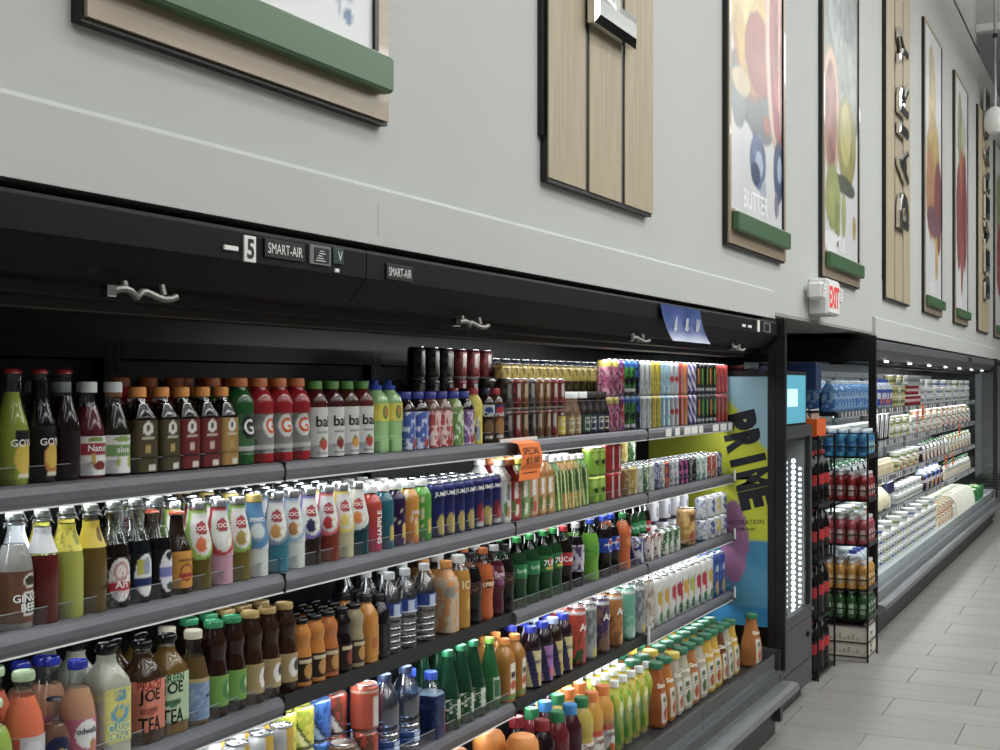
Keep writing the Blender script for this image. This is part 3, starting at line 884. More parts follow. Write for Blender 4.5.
# ------------------------------------------------------------------ drinks: shapes
# profile fractions (radius, height); cap (kind, radius fraction, z0, z1); label zone; fill level
SHAPES = {
    'longneck': dict(p=[(.9, 0), (1, .02), (1, .46), (.93, .54), (.66, .66), (.48, .77), (.43, .93), (.49, .94), (.49, .985)], cap=('crown', .53, .955, 1.0), lab=(.08, .40), fill=.80, seg=22),
    'swing': dict(p=[(.92, 0), (1, .02), (1, .52), (.92, .60), (.66, .70), (.50, .78), (.47, .93), (.52, .94), (.52, .965)], cap=('swing', .42, .95, 1.0), lab=(.08, .42), fill=.60, seg=22),
    'cone': dict(p=[(.93, 0), (1, .02), (1, .46), (.95, .52), (.60, .72), (.46, .80), (.44, .88), (.50, .89), (.50, .93)], cap=('plain', .56, .89, 1.0), lab=(.06, .44), fill=.74, seg=20),
    'square': dict(p=[(.92, 0, 6), (1, .015, 6), (1, .62, 6), (.97, .66, 5), (.62, .82, 3), (.50, .86, 2), (.50, .90, 2)], cap=('ridged', .58, .885, 1.0), lab=(.03, .62), fill=.80, seg=24),
    'sport': dict(p=[(.90, 0), (1, .02), (1, .12), (.95, .14), (.95, .16), (1, .18), (1, .40), (.90, .46), (.90, .52), (1, .58), (1, .68), (.93, .76), (.70, .84), (.52, .885), (.52, .91)], cap=('ridged', .60, .90, 1.0), lab=(.12, .58), fill=2, seg=22),
    'dome': dict(p=[(.92, 0), (1, .02), (1, .66), (.98, .72), (.86, .80), (.60, .87), (.52, .90)], cap=('ridged', .60, .895, 1.0), lab=(.02, .66), fill=2, seg=22),
    'kid': dict(p=[(.92, 0, 4), (1, .02, 4), (1, .22, 4), (.96, .24, 4), (1, .26, 4), (1, .70, 4), (.9, .78, 3), (.55, .86, 2), (.50, .88, 2)], cap=('sportcap', .58, .87, 1.0), lab=(.44, .68), fill=2, seg=24),
    'smoothie': dict(p=[(.92, 0, 5), (1, .015, 5), (1, .66, 5), (.97, .72, 4), (.80, .82, 3), (.70, .85, 2), (.70, .88, 2)], cap=('ridged', .76, .875, 1.0), lab=(.02, .66), fill=2, seg=24),
    'milkjug': dict(p=[(.85, 0), (1, .03), (1, .36), (.92, .42), (.92, .5), (1, .56), (.96, .72), (.62, .84), (.50, .88)], cap=('ridged', .58, .87, 1.0), lab=(.05, .62), fill=2, seg=20),
    'can': dict(p=[(.80, 0), (.97, .045), (1, .075), (1, .90), (.93, .945), (.86, .965), (.86, .985)], cap=('lid', .88, .965, 1.0), lab=None, fill=2, seg=22),
    'frapp': dict(p=[(.92, 0), (1, .02), (1, .48), (.88, .58), (.68, .72), (.60, .80), (.58, .86)], cap=('plain', .66, .85, 1.0), lab=(.06, .46), fill=2, seg=20),
    'sleeve': dict(p=[(.94, 0), (1, .02), (1, .70), (.96, .76), (.72, .84), (.50, .88), (.50, .91)], cap=('plain', .62, .90, 1.0), lab=None, fill=.86, seg=22),
    'pet': dict(p=[(.86, 0), (.98, .03), (1, .08), (.94, .20), (.93, .30), (1, .40), (1, .60), (.96, .66), (.72, .80), (.42, .89), (.40, .93)], cap=('ridged', .47, .92, 1.0), lab=(.42, .60), fill=.78, seg=22),
    'water': dict(p=[(.88, 0), (1, .02), (1, .07), (.93, .085), (1, .10), (1, .15), (.93, .165), (1, .18), (1, .23), (.93, .245), (1, .26), (1, .31), (.93, .325), (1, .34), (1, .40), (.95, .42), (1, .45), (1, .64), (.93, .70), (.70, .81), (.42, .90), (.40, .93)], cap=('ridged', .46, .915, 1.0), lab=(.46, .63), fill=-1, seg=22),
    'tea': dict(p=[(.92, 0), (1, .015), (1, .60), (.97, .66), (.82, .74), (.58, .82), (.48, .86), (.48, .92)], cap=('lug', .56, .915, 1.0), lab=(.08, .58), fill=.86, seg=22),
    'lemonade': dict(p=[(.92, 0, 5), (1, .015, 5), (1, .62, 5), (.96, .68, 4), (.75, .76, 2.6), (.55, .82, 2), (.50, .86, 2), (.50, .93, 2)], cap=('lug', .58, .925, 1.0), lab=(.10, .60), fill=.88, seg=24),
    'hourglass': dict(p=[(.90, 0), (1, .02), (1, .42), (.94, .50), (.84, .58), (.84, .64), (.92, .72), (.90, .80), (.66, .88), (.60, .93)], cap=('lug', .68, .925, 1.0), lab=(.05, .38), fill=2, seg=20),
    'slope': dict(p=[(.90, 0), (1, .015), (1, .45), (.96, .52), (.70, .72), (.56, .82), (.52, .93)], cap=('ridged', .58, .91, 1.0), lab=(.08, .42), fill=.86, seg=20),
    'round': dict(p=[(.9, 0), (1, .02), (1, .40), (.98, .50), (.86, .62), (.60, .74), (.46, .82), (.46, .92)], cap=('lug', .56, .915, 1.0), lab=(.06, .42), fill=.72, seg=22),
    'jug': dict(p=[(.92, 0, 4), (1, .02, 4), (1, .34, 4), (.96, .42, 4), (.84, .58, 3), (.68, .74, 2.3), (.60, .82, 2), (.60, .90, 2)], cap=('ridged', .72, .905, 1.0), lab=(.04, .44), fill=2, seg=24),
    'bigcap': dict(p=[(.92, 0), (1, .03), (1, .60), (.9, .70), (.8, .74)], cap=('domecap', .92, .72, 1.0), lab=(.06, .55), fill=2, seg=22),
    'perrier': dict(p=[(.90, 0), (1, .03), (1, .30), (.94, .42), (.72, .62), (.46, .80), (.36, .90), (.36, .95)], cap=('ridged', .44, .92, 1.0), lab=(.10, .32), fill=2, seg=20),
    'tall': dict(p=[(.92, 0, 3.2), (1, .015, 3.2), (1, .66, 3.2), (.92, .74, 3), (.62, .84, 2.2), (.44, .89, 2), (.44, .92, 2)], cap=('ridged', .54, .905, 1.0), lab=(.04, .50), fill=2, seg=24),
    'tub': dict(p=[(.88, 0), (1, .85), (1, .88)], cap=('flat', 1.06, .86, 1.0), lab=(.15, .75), fill=2, seg=16),
    'milk': dict(p=[(.94, 0, 6), (1, .02, 6), (1, .68, 6), (.7, .84, 3), (.42, .90, 2)], cap=('plain', .48, .89, 1.0), lab=(.08, .64), fill=2, seg=16),
}


def prof_at(p, z):
    for a, b in zip(p, p[1:]):
        if a[1] <= z <= b[1] and b[1] > a[1]:
            t = (z - a[1]) / (b[1] - a[1])
            qa, qb = (a[2] if len(a) > 2 else 2), (b[2] if len(b) > 2 else 2)
            return a[0] + t * (b[0] - a[0]), qa + t * (qb - qa)
    return p[-1][0], 2.0


def mute(c, k=.14, g=.88):
    """print and juice colours a little greyer than pure screen colours"""
    c = np.asarray(c, float)
    l = (c @ np.array((.3, .55, .15)))[..., None]
    return (c * (1 - k) + l * k) * g


def paint(layers, th, zn, seed=0):
    """layers painted over one another on an unrolled label: th in degrees (0 faces the aisle), zn 0..1"""
    th = (np.degrees(th) + 180) % 360 - 180
    c = np.zeros((len(th), 3))
    for k, L in enumerate(layers):
        kind = L[0]
        if kind == 'base':
            c[:] = lin(L[1]); continue
        if kind == 'ell':
            _, t0, zc, wt, hz, col = L
            m = ((th - t0) / wt) ** 2 + ((zn - zc) / hz) ** 2 < 1
        elif kind == 'rect':
            _, t0, zc, wt, hz, col = L
            m = (abs(th - t0) < wt) & (abs(zn - zc) < hz)
        elif kind == 'band':
            _, za, zb, col = L
            m = (zn >= za) & (zn <= zb)
        elif kind == 'diag':
            _, slope, per, duty, col = L
            m = ((th / 90 + zn * slope) / per) % 1 < duty
        elif kind == 'grad':
            _, za, zb, col = L
            a = np.clip((zn - za) / (zb - za), 0, 1)[:, None]
            c = c * (1 - a) + np.array(lin(col)) * a
            continue
        elif kind == 'blot':
            _, sc, thr, col = L
            m = fbm(th / 90 + 9 + seed % 7, zn * 1.6 + 9, sc, 100 + k + seed) > thr
        c[m] = lin(col)
    return mute(c)


def refine(X, Y, f, most):
    """split long lettering triangles so that they can follow a round bottle"""
    P = [(a, b) for a, b in zip(X, Y)]
    todo = [t for q in f for t in ((q[0], q[i], q[i + 1]) for i in range(1, len(q) - 1))]
    out = []
    while todo:
        t = todo.pop()
        L = [(math.hypot(P[t[i]][0] - P[t[(i + 1) % 3]][0], P[t[i]][1] - P[t[(i + 1) % 3]][1]), i) for i in range(3)]
        m, i = max(L)
        if m <= most or len(P) > 1500:
            out.append(t)
            continue
        a, b, c = t[i], t[(i + 1) % 3], t[(i + 2) % 3]
        P.append(((P[a][0] + P[b][0]) / 2, (P[a][1] + P[b][1]) / 2))
        k = len(P) - 1
        todo += [(a, k, c), (k, b, c)]
    return np.array([p[0] for p in P]), np.array([p[1] for p in P]), out


def ring_cap(mb, kind, r, z0, z1, col):
    h = z1 - z0
    if kind == 'crown':
        mb.lathe([(r * .88, z0), (r * 1.06, z0 + .001), (r, z0 + h * .55), (r * .86, z1 - h * .15), (r * .6, z1)], 24, col, fluted=.05)
    elif kind == 'ridged':
        mb.lathe([(r, z0), (r, z1 - h * .16), (r * .93, z1 - h * .02), (r * .9, z1)], 28, col, fluted=.045)
    elif kind == 'lug':
        mb.lathe([(r * .97, z0), (r * 1.02, z0 + h * .2), (r, z0 + h * .72), (r * .9, z1 - h * .04), (r * .78, z1 - h * .04), (r * .72, z1 - h * .16), (0.001, z1 - h * .16)], 22, col)
    elif kind == 'domecap':
        mb.lathe([(r, z0), (r * 1.02, z0 + h * .1), (r * 1.02, z0 + h * .45), (r * .96, z0 + h * .7), (r * .75, z1 - h * .08), (r * .4, z1)], 24, col)
    elif kind == 'sportcap':
        mb.lathe([(r, z0), (r, z0 + h * .4), (r * .92, z0 + h * .45), (r * .5, z0 + h * .55), (r * .46, z1 - h * .12), (r * .58, z1 - h * .1), (r * .56, z1)], 20, col)
    else:
        mb.lathe([(r, z0), (r * 1.01, z0 + h * .08), (r * 1.0, z1 - h * .1), (r * .93, z1)], 20, col)


DES = {}      # key -> design


def D(key, shape, R, H, name, desc, body='#888888', cap='#dddddd', label=None, zone=None, texts=(), cat=None, bodymat=None, clear=None, fill=None, capmat=None, turn=0):
    DES[key] = dict(shape=shape, R=R, H=H, name=name, desc=desc, body=body, cap=cap, label=label, zone=zone, texts=texts, cat=cat or name.split('_')[-1], bodymat=bodymat, clear=clear, fill=fill, capmat=capmat, turn=turn)


_PROTO = {}


def proto(key):
    """[(part name, mesh, [(sub-part name, mesh)])] of one design, made once and shared by every copy"""
    if key in _PROTO:
        return _PROTO[key]
    d = DES[key]
    S = SHAPES[d['shape']]
    R, H = d['R'], d['H']
    d = dict(d, body=tuple(mute(lin(d['body']))), cap=tuple(mute(lin(d['cap']))))
    seg = S['seg']
    P = [(p[0] * R, p[1] * H, p[2] if len(p) > 2 else 2.0) for p in S['p']]
    out = []
    is_can = d['shape'] == 'can'
    fill = S['fill'] if d['fill'] is None else d['fill']
    seed = sum(map(ord, key))
    if is_can or d['shape'] == 'sleeve':
        top = P[-1][1]
        ztop_paint = .955 * H if is_can else .80 * H
        prof = []
        for a, b in zip(P, P[1:]):
            n = max(1, int((b[1] - a[1]) / H / .045))
            for q in range(n):
                t = q / n
                prof.append(tuple(a[i] + t * (b[i] - a[i]) for i in range(3)))
        prof.append(P[-1])
        lay = d['label'] or [('base', d['body'])]
        fn = lambda tz: paint(lay, tz[:, 0] - 0.0, tz[:, 1] / ztop_paint, seed)
        mb = MB()
        if is_can:
            mb.lathe(prof, 48, colfn=fn)
            body = mb.build('body', d['bodymat'] or M_CAN)
        else:
            mb.lathe(prof, 28, colfn=fn, zsplit=fill * H)
            body = mb.build('body', M_LIQ, M_CLEAR)
    else:
        clear = d['clear']
        mb = MB()
        if fill < 0:
            mb.lathe(P, seg, d['body'])
            body = mb.build('body', d['bodymat'] or M_CLEAR)
        elif fill < 1:
            # liquid stands to the fill level; clear shell above it
            zf = fill * H
            r, q = prof_at(S['p'], fill)
            prof = sorted(P + [(r * R, zf, q)], key=lambda a: a[1])
            mb.lathe(prof, seg, d['body'], zsplit=zf)
            zi = zf - .0005
            mb.lathe([(r * R * .9, zi, q), (0.0005, zi, q)], seg, d['body'], cap0=False, cap1=False)
            body = mb.build('body', d['bodymat'] or M_LIQ, clear or M_CLEAR)
        else:
            mb.lathe(P, seg, d['body'])
            body = mb.build('body', d['bodymat'] or M_LIQ)
    out.append(['body', body, []])
    zone = d['zone'] or S['lab']
    rad = lambda th, z: (lambda rq: rq[0] * R * sqf(th, rq[1]))(prof_at(S['p'], z / H))
    lab_entry = out[0]
    sq_max = max(p[2] for p in P)
    lsh = 0 if sq_max <= 2.6 or d['shape'] == 'square' else {'smoothie': 24, 'kid': 30, 'lemonade': 62, 'tall': 52, 'jug': 40, 'milk': 0}.get(d['shape'], 30)
    if d['label'] and zone and not is_can and d['shape'] != 'sleeve':
        z0, z1 = zone[0] * H, zone[1] * H
        prof = []
        nz = 26
        for q in range(nz + 1):
            zz = z0 + (z1 - z0) * q / nz
            r, qq = prof_at(S['p'], zz / H)
            prof.append((r * R + .0007, zz, qq))
        fn = lambda tz: paint(d['label'], tz[:, 0] + radians(lsh), (tz[:, 1] - z0) / (z1 - z0), seed)
        lm = MB().lathe(prof, 72, colfn=fn, cap0=False, cap1=False).build('label', M_PRINT)
        lab_entry = ['label', lm, []]
        out.append(lab_entry)
    if d['texts']:
        tb = MB()
        for T in d['texts']:
            word, th0, zc, h, col = T[:5]
            th0 -= lsh
            wdt = T[5] if len(T) > 5 and T[5] else None
            rot = len(T) > 6 and T[6]
            v, f = text2d(word, .015)
            w = v[:, 0].max() - v[:, 0].min()
            X = v[:, 0] * (h if wdt is None else wdt / w)
            Y = v[:, 1] * h
            if rot:
                X, Y = -Y, X
            X, Y, f = refine(X, Y, f, .009)
            z = zc * H + Y
            r0 = rad(radians(th0), zc * H)
            th = radians(th0) + X / r0
            rr = np.array([rad(a, b) for a, b in zip(th, z)]) + .0017
            tb.add(np.column_stack([rr * np.cos(th), rr * np.sin(th), z]), f, col)
        lab_entry[2].append(('lettering', tb.build('lettering', M_PRINT)))
    ck, cr, c0, c1 = S['cap']
    r, z0, z1 = cr * R, c0 * H, c1 * H
    mb = MB()
    if ck == 'lid':
        mb.lathe([(r * .9, z0 - .001), (r, z0 + .0015), (r, z1 - .0008), (r * .95, z1), (r * .88, z1 - .0006), (r * .84, z1 - .004), (.0005, z1 - .004)], 24, '#c9cbcd', cap0=False, cap1=False)
        tab = MB().lathe([(.006, z1 - .0036), (.0055, z1 - .0016)], 10, '#c0c2c4', c=(.004, 0))
        out.append(['lid', mb.build('lid', M_ALU), [('pull_tab', tab.build('pull_tab', M_ALU))]])
    elif ck == 'swing':
        mb.lathe([(r * .95, z0 - .004), (r * 1.1, z0 + .002), (r * 1.05, z1 - .003), (r * .6, z1)], 18, d['cap'])
        wb = MB()
        nk = .50 * R
        wb.tube([(nk * cos(a), nk * sin(a), .90 * H) for a in np.linspace(0, 2 * pi, 15)[:-1]], .0011, 5, closed=True)
        for sy in (-1, 1):
            wb.tube([(0, sy * nk, .90 * H), (.010, sy * (nk + .004), .87 * H), (.016, sy * nk * .8, .93 * H), (.004, sy * .004, .985 * H)], .0011, 5)
        out.append(['stopper', mb.build('stopper', M_CAP), [('wire_bail', wb.build('wire_bail', M_STEEL))]])
    else:
        ring_cap(mb, ck, r, z0, z1, d['cap'])
        out.append(['cap', mb.build('cap', d['capmat'] or (M_LIQ if ck in ('crown', 'lug') else M_CAP)), []])
    _PROTO[key] = out
    return out


ITEMS = []    # every drink to set out; labels are worded once all are known


SKIP = {2, 3, 6, 37, 40, 55, 77, 81, 85, 86, 89, 90, 93, 94, 97, 98, 101, 102, 105, 106, 108, 110, 112, 173, 176, 179, 182, 185, 188, 189, 191, 193, 195, 197, 199, 201, 203, 205, 207, 209, 211, 213, 215, 217, 219, 221, 223, 225, 227, 229, 231, 233, 235, 237, 239, 241, 243, 245, 248, 357, 375, 384, 385, 387, 449, 538, 548, 549, 552, 553, 556, 557, 560, 561, 593, 596, 599, 602, 605, 608, 611, 614, 617, 620, 623, 626, 629, 632, 635, 638, 780, 784, 788, 796, 797, 798, 799, 800, 801, 805, 806, 807, 808, 809, 810, 814, 815, 816, 817, 818, 819, 823, 824, 825, 826, 827, 828, 829, 830, 831, 832, 833, 834, 835, 850, 852, 854, 856, 858, 860, 862, 864, 866, 868, 870, 974, 976, 978, 980, 982, 1070, 1102, 1104, 1106, 1179, 1180, 1182, 1184, 1185, 1343, 1344, 1345, 1346, 1347, 1348, 1349, 1350, 1351, 1352, 1353, 1354, 1355, 1356}      # drinks wholly hidden behind others, left out
COUNT = [0]
PLACED = []


def put(key, x, y, z, where, row='', rz=None, stack=None):
    COUNT[0] += 1
    if COUNT[0] in SKIP:
        return
    ITEMS.append(dict(n=COUNT[0], key=key, x=x, y=y, z=z, where=where, row=row, rz=rz, stack=stack))


ORD = ['first', 'second', 'third', 'fourth', 'fifth', 'sixth', 'seventh', 'eighth', 'ninth', 'tenth', 'eleventh', 'twelfth', 'thirteenth', 'fourteenth', 'fifteenth', 'sixteenth', 'seventeenth', 'eighteenth', 'nineteenth', 'twentieth']


def ordinal(i):
    return ORD[i] if i < 20 else 'twenty-' + ORD[i - 20] if i < 29 else 'far'


def set_out():
    runs = {}
    for it in ITEMS:
        runs.setdefault((DES[it['key']]['desc'], it['where'], it['row']), []).append(it)
    for (desc, where, row), its in runs.items():
        its.sort(key=lambda a: (a['y'], a['z']))
        n = len(its)
        for i, it in enumerate(its):
            bits = [desc]
            if n > 1:
                bits.append('last of %d from left' % n if i == n - 1 and False else ('leftmost' if i == 0 else 'rightmost' if i == n - 1 else ordinal(i) + ' from left'))
            if row:
                bits.append(row)
            bits.append(where)
            it['label'] = ', '.join(bits)
    for it in ITEMS:
        d = DES[it['key']]
        boxy = max(p[2] if len(p) > 2 else 2 for p in SHAPES[d['shape']]['p']) > 2.6
        face = 0 if boxy else -radians(34 if it['y'] < 2.4 else 44 if it['y'] < 3.4 else 54)     # fronts turned a little towards the case's near end
        rz = it['rz'] if it['rz'] is not None else face + radians(d['turn']) + random.uniform(-.14, .14)
        rz += 0
        t = thing(d['name'], it['label'], d['cat'], (it['x'], it['y'], it['z']), rz, group='%s, %s' % (d['desc'], it['where']))
        PLACED.append((it['n'], t.name))
        for pn, me, subs in proto(it['key']):
            p = link(pn, me, t)
            for sn, sm in subs:
                link(sn, sm, p)


def run(entries, z, where, front=-1.742, back=0, gap=.002, rowname=True, layers=1, dx=0.0, jit=.002):
    """set out a front row: (key, y[, rows behind[, layers]]); neighbours are pushed along until they clear one another"""
    last = -9
    for e in entries:
        key, y = e[0], e[1]
        nb = e[2] if len(e) > 2 else back
        ly = e[3] if len(e) > 3 else layers
        d = DES[key]
        R = d['R']
        y = max(y, last + R + gap)
        last = y + R
        for b in range(nb + 1):
            x = front - R - b * (2 * R + .004) + dx + random.uniform(-jit, 0)
            rn = '' if not rowname else ('front row' if b == 0 and nb else ('' if b == 0 else ('second row', 'third row', 'fourth row')[b - 1]))
            for k in range(ly):
                rr = rn
                if ly > 1:
                    rr = (('lower layer', 'upper layer')[k] if ly == 2 else ('bottom layer', 'middle layer', 'top layer')[k]) + (', ' + rn if rn else '')
                put(key, x, y + (random.uniform(-jit, jit) if b else 0), z + k * (d['H'] + .001), where, rr)

# ------------------------------------------------------------------ drinks: designs
B = lambda c: ('base', c)
W_ = '#e6e6e2'
# --- top shelf
D('lime_soda', 'longneck', .029, .205, 'soda_bottle', 'lime soda longneck with red crown', '#8f9a1c', '#b5202a', [B('#8f9a1c'), ('ell', 42, .38, 38, .32, '#d8b832'), ('rect', 40, .80, 32, .13, '#15171a'), ('rect', 42, .06, 26, .05, '#d9d6c0')], (.06, .50), [('GOYA', 42, .365, .013, W_)], bodymat=None)
D('cola_soda', 'longneck', .029, .205, 'soda_bottle', 'black cola longneck with gold label', '#120c0c', '#b5202a', [B('#120c0c'), ('ell', 48, .36, 38, .32, '#b8772e'), ('ell', 48, .40, 32, .24, '#d8b23a'), ('rect', 46, .80, 34, .13, '#101216'), ('rect', 46, .06, 24, .04, '#d9d6c0')], (.06, .50), [('GOYA', 48, .365, .013, W_)], fill=.9)
D('cherry_soda', 'longneck', .029, .205, 'soda_bottle', 'dark red longneck with red crown', '#1d0a0c', '#b5202a', [B('#1a090b'), ('rect', 78, .5, 16, .40, '#c9a6a6'), ('rect', 78, .5, 11, .36, '#7a1a26')], (.06, .45), [], fill=.76)
D('red_aloe', 'cone', .032, .182, 'juice_bottle', 'white capped bottle with pomegranate label', '#5d1a25', '#e4e8e6', [B(W_), ('rect', 30, .68, 60, .16, '#a32a3c'), ('ell', 35, .24, 26, .12, '#7d2a26'), ('ell', 10, .42, 10, .14, '#c9a23a'), ('ell', 20, .92, 30, .07, '#7f9a4a')], (.04, .44), [('Nature', 34, .32, .012, W_)], turn=0)
D('green_aloe', 'cone', .032, .182, 'juice_bottle', 'white capped bottle with green pear label', '#22241c', '#e4e8e6', [B(W_), ('rect', 30, .60, 60, .15, '#77a35c'), ('ell', 60, .30, 14, .17, '#a9b83c'), ('ell', 10, .30, 6, .14, '#b8bf5a'), ('ell', 30, .90, 36, .07, '#8aa64e')], (.04, .44), [('aloe', 28, .29, .012, W_)])
for k, (nm, c1, c2) in enumerate((('black', '#17120f', '#4c4226'), ('red', '#1f1010', '#6e1f24'), ('tan', '#7a5526', '#a8803f'))):
    D('coffee_' + nm, 'square', .030, .172, 'coffee_bottle', 'square %s label bottle with orange cap' % nm, '#18110d', '#f59a2c', [B(c2), ('ell', 0, .84, 24, .13, '#e4e0da'), ('ell', 0, .84, 10, .06, '#55504a'), ('rect', 0, .66, 26, .012, '#cfc6b0'), ('ell', 0, .44, 15, .09, '#b59a55' if nm != 'red' else '#d0b9a8'), ('rect', 16, .07, 16, .05, '#d8d4cc'), ('band', .24, .27, c1)], None, [])
D('kid_green', 'kid', .032, .188, 'juice_bottle', 'pale green juice with blue sport cap', '#9fcf86', '#2657c9', [B('#e3d43a'), ('ell', 30, .5, 24, .4, '#5f8a3a'), ('ell', 36, .55, 12, .26, '#c98a4a')])
for nm, bc, g in (('green', '#1e5a28', '#d8dcd0'), ('red', '#a5141f', '#d6d2d0')):
    D('sport_' + nm, 'sport', .0355, .192, 'sports_drink', '%s sports drink with orange cap' % nm, bc, '#e5792c', [B('#6f6a6a' if nm == 'red' else '#245a30'), ('diag', .9, 3, .33, '#8d8a88' if nm == 'red' else '#3b6e40'), ('ell', 32, .70, 34, .30, '#e8e4e2' if nm == 'red' else '#20282a'), ('band', .08, .22, '#c9c6c4')], None, [('G', 32, .44, .034, '#d05a28' if nm == 'red' else '#e8e4e2', .026)])
for nm, bc, fc in (('pink', '#571a1e', '#c04a3c'), ('berry', '#4a161b', '#8a2b2b'), ('peach', '#4a2512', '#d99a2f'), ('strawberry', '#6b1f22', '#c0392f')):
    D('bai_' + nm, 'dome', .0335, .186, 'juice_bottle', 'white label %s drink with green cap' % nm, bc, '#5aa03a', [B('#dcdcda'), ('ell', 34, .26, 24, .11, fc), ('ell', 30, .36, 8, .05, '#6d8a3a'), ('rect', 34, .5, 30, .02, '#8c8c8c'), ('rect', 34, .08, 30, .03, '#9a9a9a')], None, [('bai', 32, .48, .026, '#1b1b1b')])
for nm, bc, lc, pc in (('blue', '#2a1218', '#3f5fae', '#ccd4ea'), ('red', '#7a5a4a', '#b5474a', '#e3c8c0'), ('green', '#8aa05a', '#5a8a3e', '#d3dcc0'), ('purple', '#1c1218', '#7a4f8a', '#d8cbe0')):
    D('smoothie_' + nm, 'smoothie', .033, .158, 'smoothie_bottle', 'square %s label smoothie with blue cap' % nm, bc, '#23309a', [B(lc), ('blot', 5, .55, pc), ('rect', -18, .76, 22, .16, lc), ('ell', 40, .16, 20, .15, '#a33a3a' if nm != 'green' else '#6d8a2c'), ('rect', 44, .6, 3, .4, pc)])
D('lemon_pink', 'dome', .031, .166, 'juice_bottle', 'yellow wrapped lemonade with red cap', '#d8c62a', '#c03038', [B('#e0d032'), ('rect', 30, .3, 12, .24, '#9aa6c0'), ('ell', 10, .30, 12, .08, '#5a5a2a'), ('blot', 6, .66, '#f0e890')], (.02, .86))
D('choc_milk', 'dome', .031, .166, 'milk_drink_bottle', 'brown chocolate milk bottle, red cap', '#5a3018', '#c8262c', [B('#6a3a1c'), ('ell', 30, .40, 34, .24, '#a9793f'), ('band', .76, 1, '#2b3a7a'), ('ell', 30, .82, 30, .12, '#c02a30'), ('rect', 26, .15, 26, .04, '#d8d4cc')], (.02, .70), [('crush', 24, .53, .014, W_)])
D('choc_milk_dark', 'dome', .031, .166, 'milk_drink_bottle', 'dark chocolate milk bottle, navy cap', '#2a1712', '#20264a', [B('#2c1a14'), ('ell', 30, .40, 34, .20, '#7a5a38'), ('band', .76, 1, '#c9ccd2'), ('ell', 30, .82, 30, .12, '#2b4a8a'), ('rect', 26, .15, 26, .04, '#d8d4cc')], (.02, .70), [('Cafe', 24, .53, .014, W_)])
for nm, c1, c2, c3 in (('black', '#26211f', '#5b5650', '#9c9890'), ('red', '#6e1c22', '#a33a3c', '#d8cfc8'), ('brown', '#5a3520', '#8a5a2e', '#d0bda0'), ('silver', '#6f7476', '#a8adb0', '#d8dadb')):
    D('shot_' + nm, 'can', .0285, .098, 'coffee_can', 'small %s coffee can' % nm, c1, '#cccccc', [B(c1), ('blot', 4, .56, c2), ('rect', 34, .55, 14, .3, c3), ('ell', 30, .3, 18, .12, c2), ('band', 0, .06, c3)], cat='can')
for nm, lab, bc in (('yellow', '#d8c22c', '#7a5a3c'), ('tan', '#a98a62', '#8a6a4a'), ('green', '#2f5a48', '#2c1d18'), ('navy', '#2b3a5c', '#2a1c1a'), ('plum', '#3b2a40', '#241818')):
    D('frapp_' + nm, 'frapp', .0305, .152, 'coffee_bottle', 'glass coffee drink with %s label' % nm, bc, '#e2e2de' if nm in ('yellow', 'tan', 'green') else '#2a2422', [B(lab), ('rect', 30, .5, 24, .36, '#d6d0c0' if nm in ('green', 'navy') else '#e6dca0'), ('rect', 30, .5, 18, .28, lab)], None, [('Cafe', 30, .30, .011, '#e6e2d8')])
TALLS = dict(
    pink=('pink camouflage energy can', [B('#b8507a'), ('blot', 5, .5, '#e0a0b8'), ('blot', 8, .6, '#4a1a30'), ('band', .80, 1, '#d8c85a')]),
    berry=('red and purple energy can', [B('#6a3a86'), ('ell', 40, .5, 40, .34, '#b8262c'), ('blot', 6, .62, '#d8a0b0')]),
    greenblack=('black energy can with green flare', [B('#121416'), ('blot', 4, .52, '#3f9a3a'), ('band', .84, 1, '#2c6ab0'), ('rect', 40, .14, 40, .06, '#d8d8d8')]),
    blueblack=('black energy can with blue flare', [B('#101216'), ('blot', 4, .56, '#3a62b8'), ('rect', 60, .5, 10, .5, '#c9ccd0')]),
    silver=('tall silver can with grey print', [B('#c3c7c9'), ('rect', 40, .5, 8, .42, '#8a9094'), ('blot', 7, .62, '#e2e4e6')]),
    yellow=('tall yellow can', [B('#c8b51e'), ('rect', 40, .5, 10, .42, '#a08a18'), ('blot', 7, .66, '#e0d24a')]),
    sky=('pale blue energy can', [B('#9cc6d8'), ('rect', 46, .5, 8, .44, '#e6eef2'), ('blot', 6, .62, '#6aa6c4')]),
    bull=('navy and silver energy can', [B('#23307a'), ('diag', .5, 2, .5, '#c3c7cc'), ('ell', 30, .5, 26, .10, '#c02c30')]),
    red=('bright red energy can', [B('#c0302c'), ('rect', 40, .5, 8, .44, '#e0a8a0')]),
    orange=('orange striped energy can', [B('#d8792c'), ('diag', .6, 1.4, .4, '#e6a860'), ('rect', 60, .5, 8, .44, '#7a3a7a')]),
    stripe=('purple white striped energy can', [B('#5a4aa0'), ('diag', 1.8, .7, .5, '#e4e0ea'), ('band', 0, .1, '#3a2c70')]),
    claw_green=('black can with green claw', [B('#0f1011'), ('rect', 28, .60, 3, .26, '#6ab02c'), ('rect', 40, .58, 3, .30, '#6ab02c'), ('rect', 52, .60, 3, .24, '#6ab02c'), ('rect', 40, .14, 30, .05, '#b8bcbc')]),
    claw_orange=('black can with orange claw', [B('#101011'), ('rect', 28, .60, 3, .26, '#d8842c'), ('rect', 40, .58, 3, .30, '#d8842c'), ('rect', 52, .60, 3, .24, '#d8842c'), ('rect', 40, .14, 30, .05, '#b8bcbc')]),
    coral=('coral red tall can', [B('#b83a36'), ('rect', 40, .5, 12, .44, '#c9564a'), ('blot', 8, .60, '#a82c3a')]),
    gold=('dark can with gold top', [B('#3a2f1a'), ('band', .6, 1, '#c0a848'), ('blot', 5, .6, '#7a6a34')]),
    grey=('dark grey plain can', [B('#4a4e52'), ('band', .3, .5, '#5c6064')]),
)
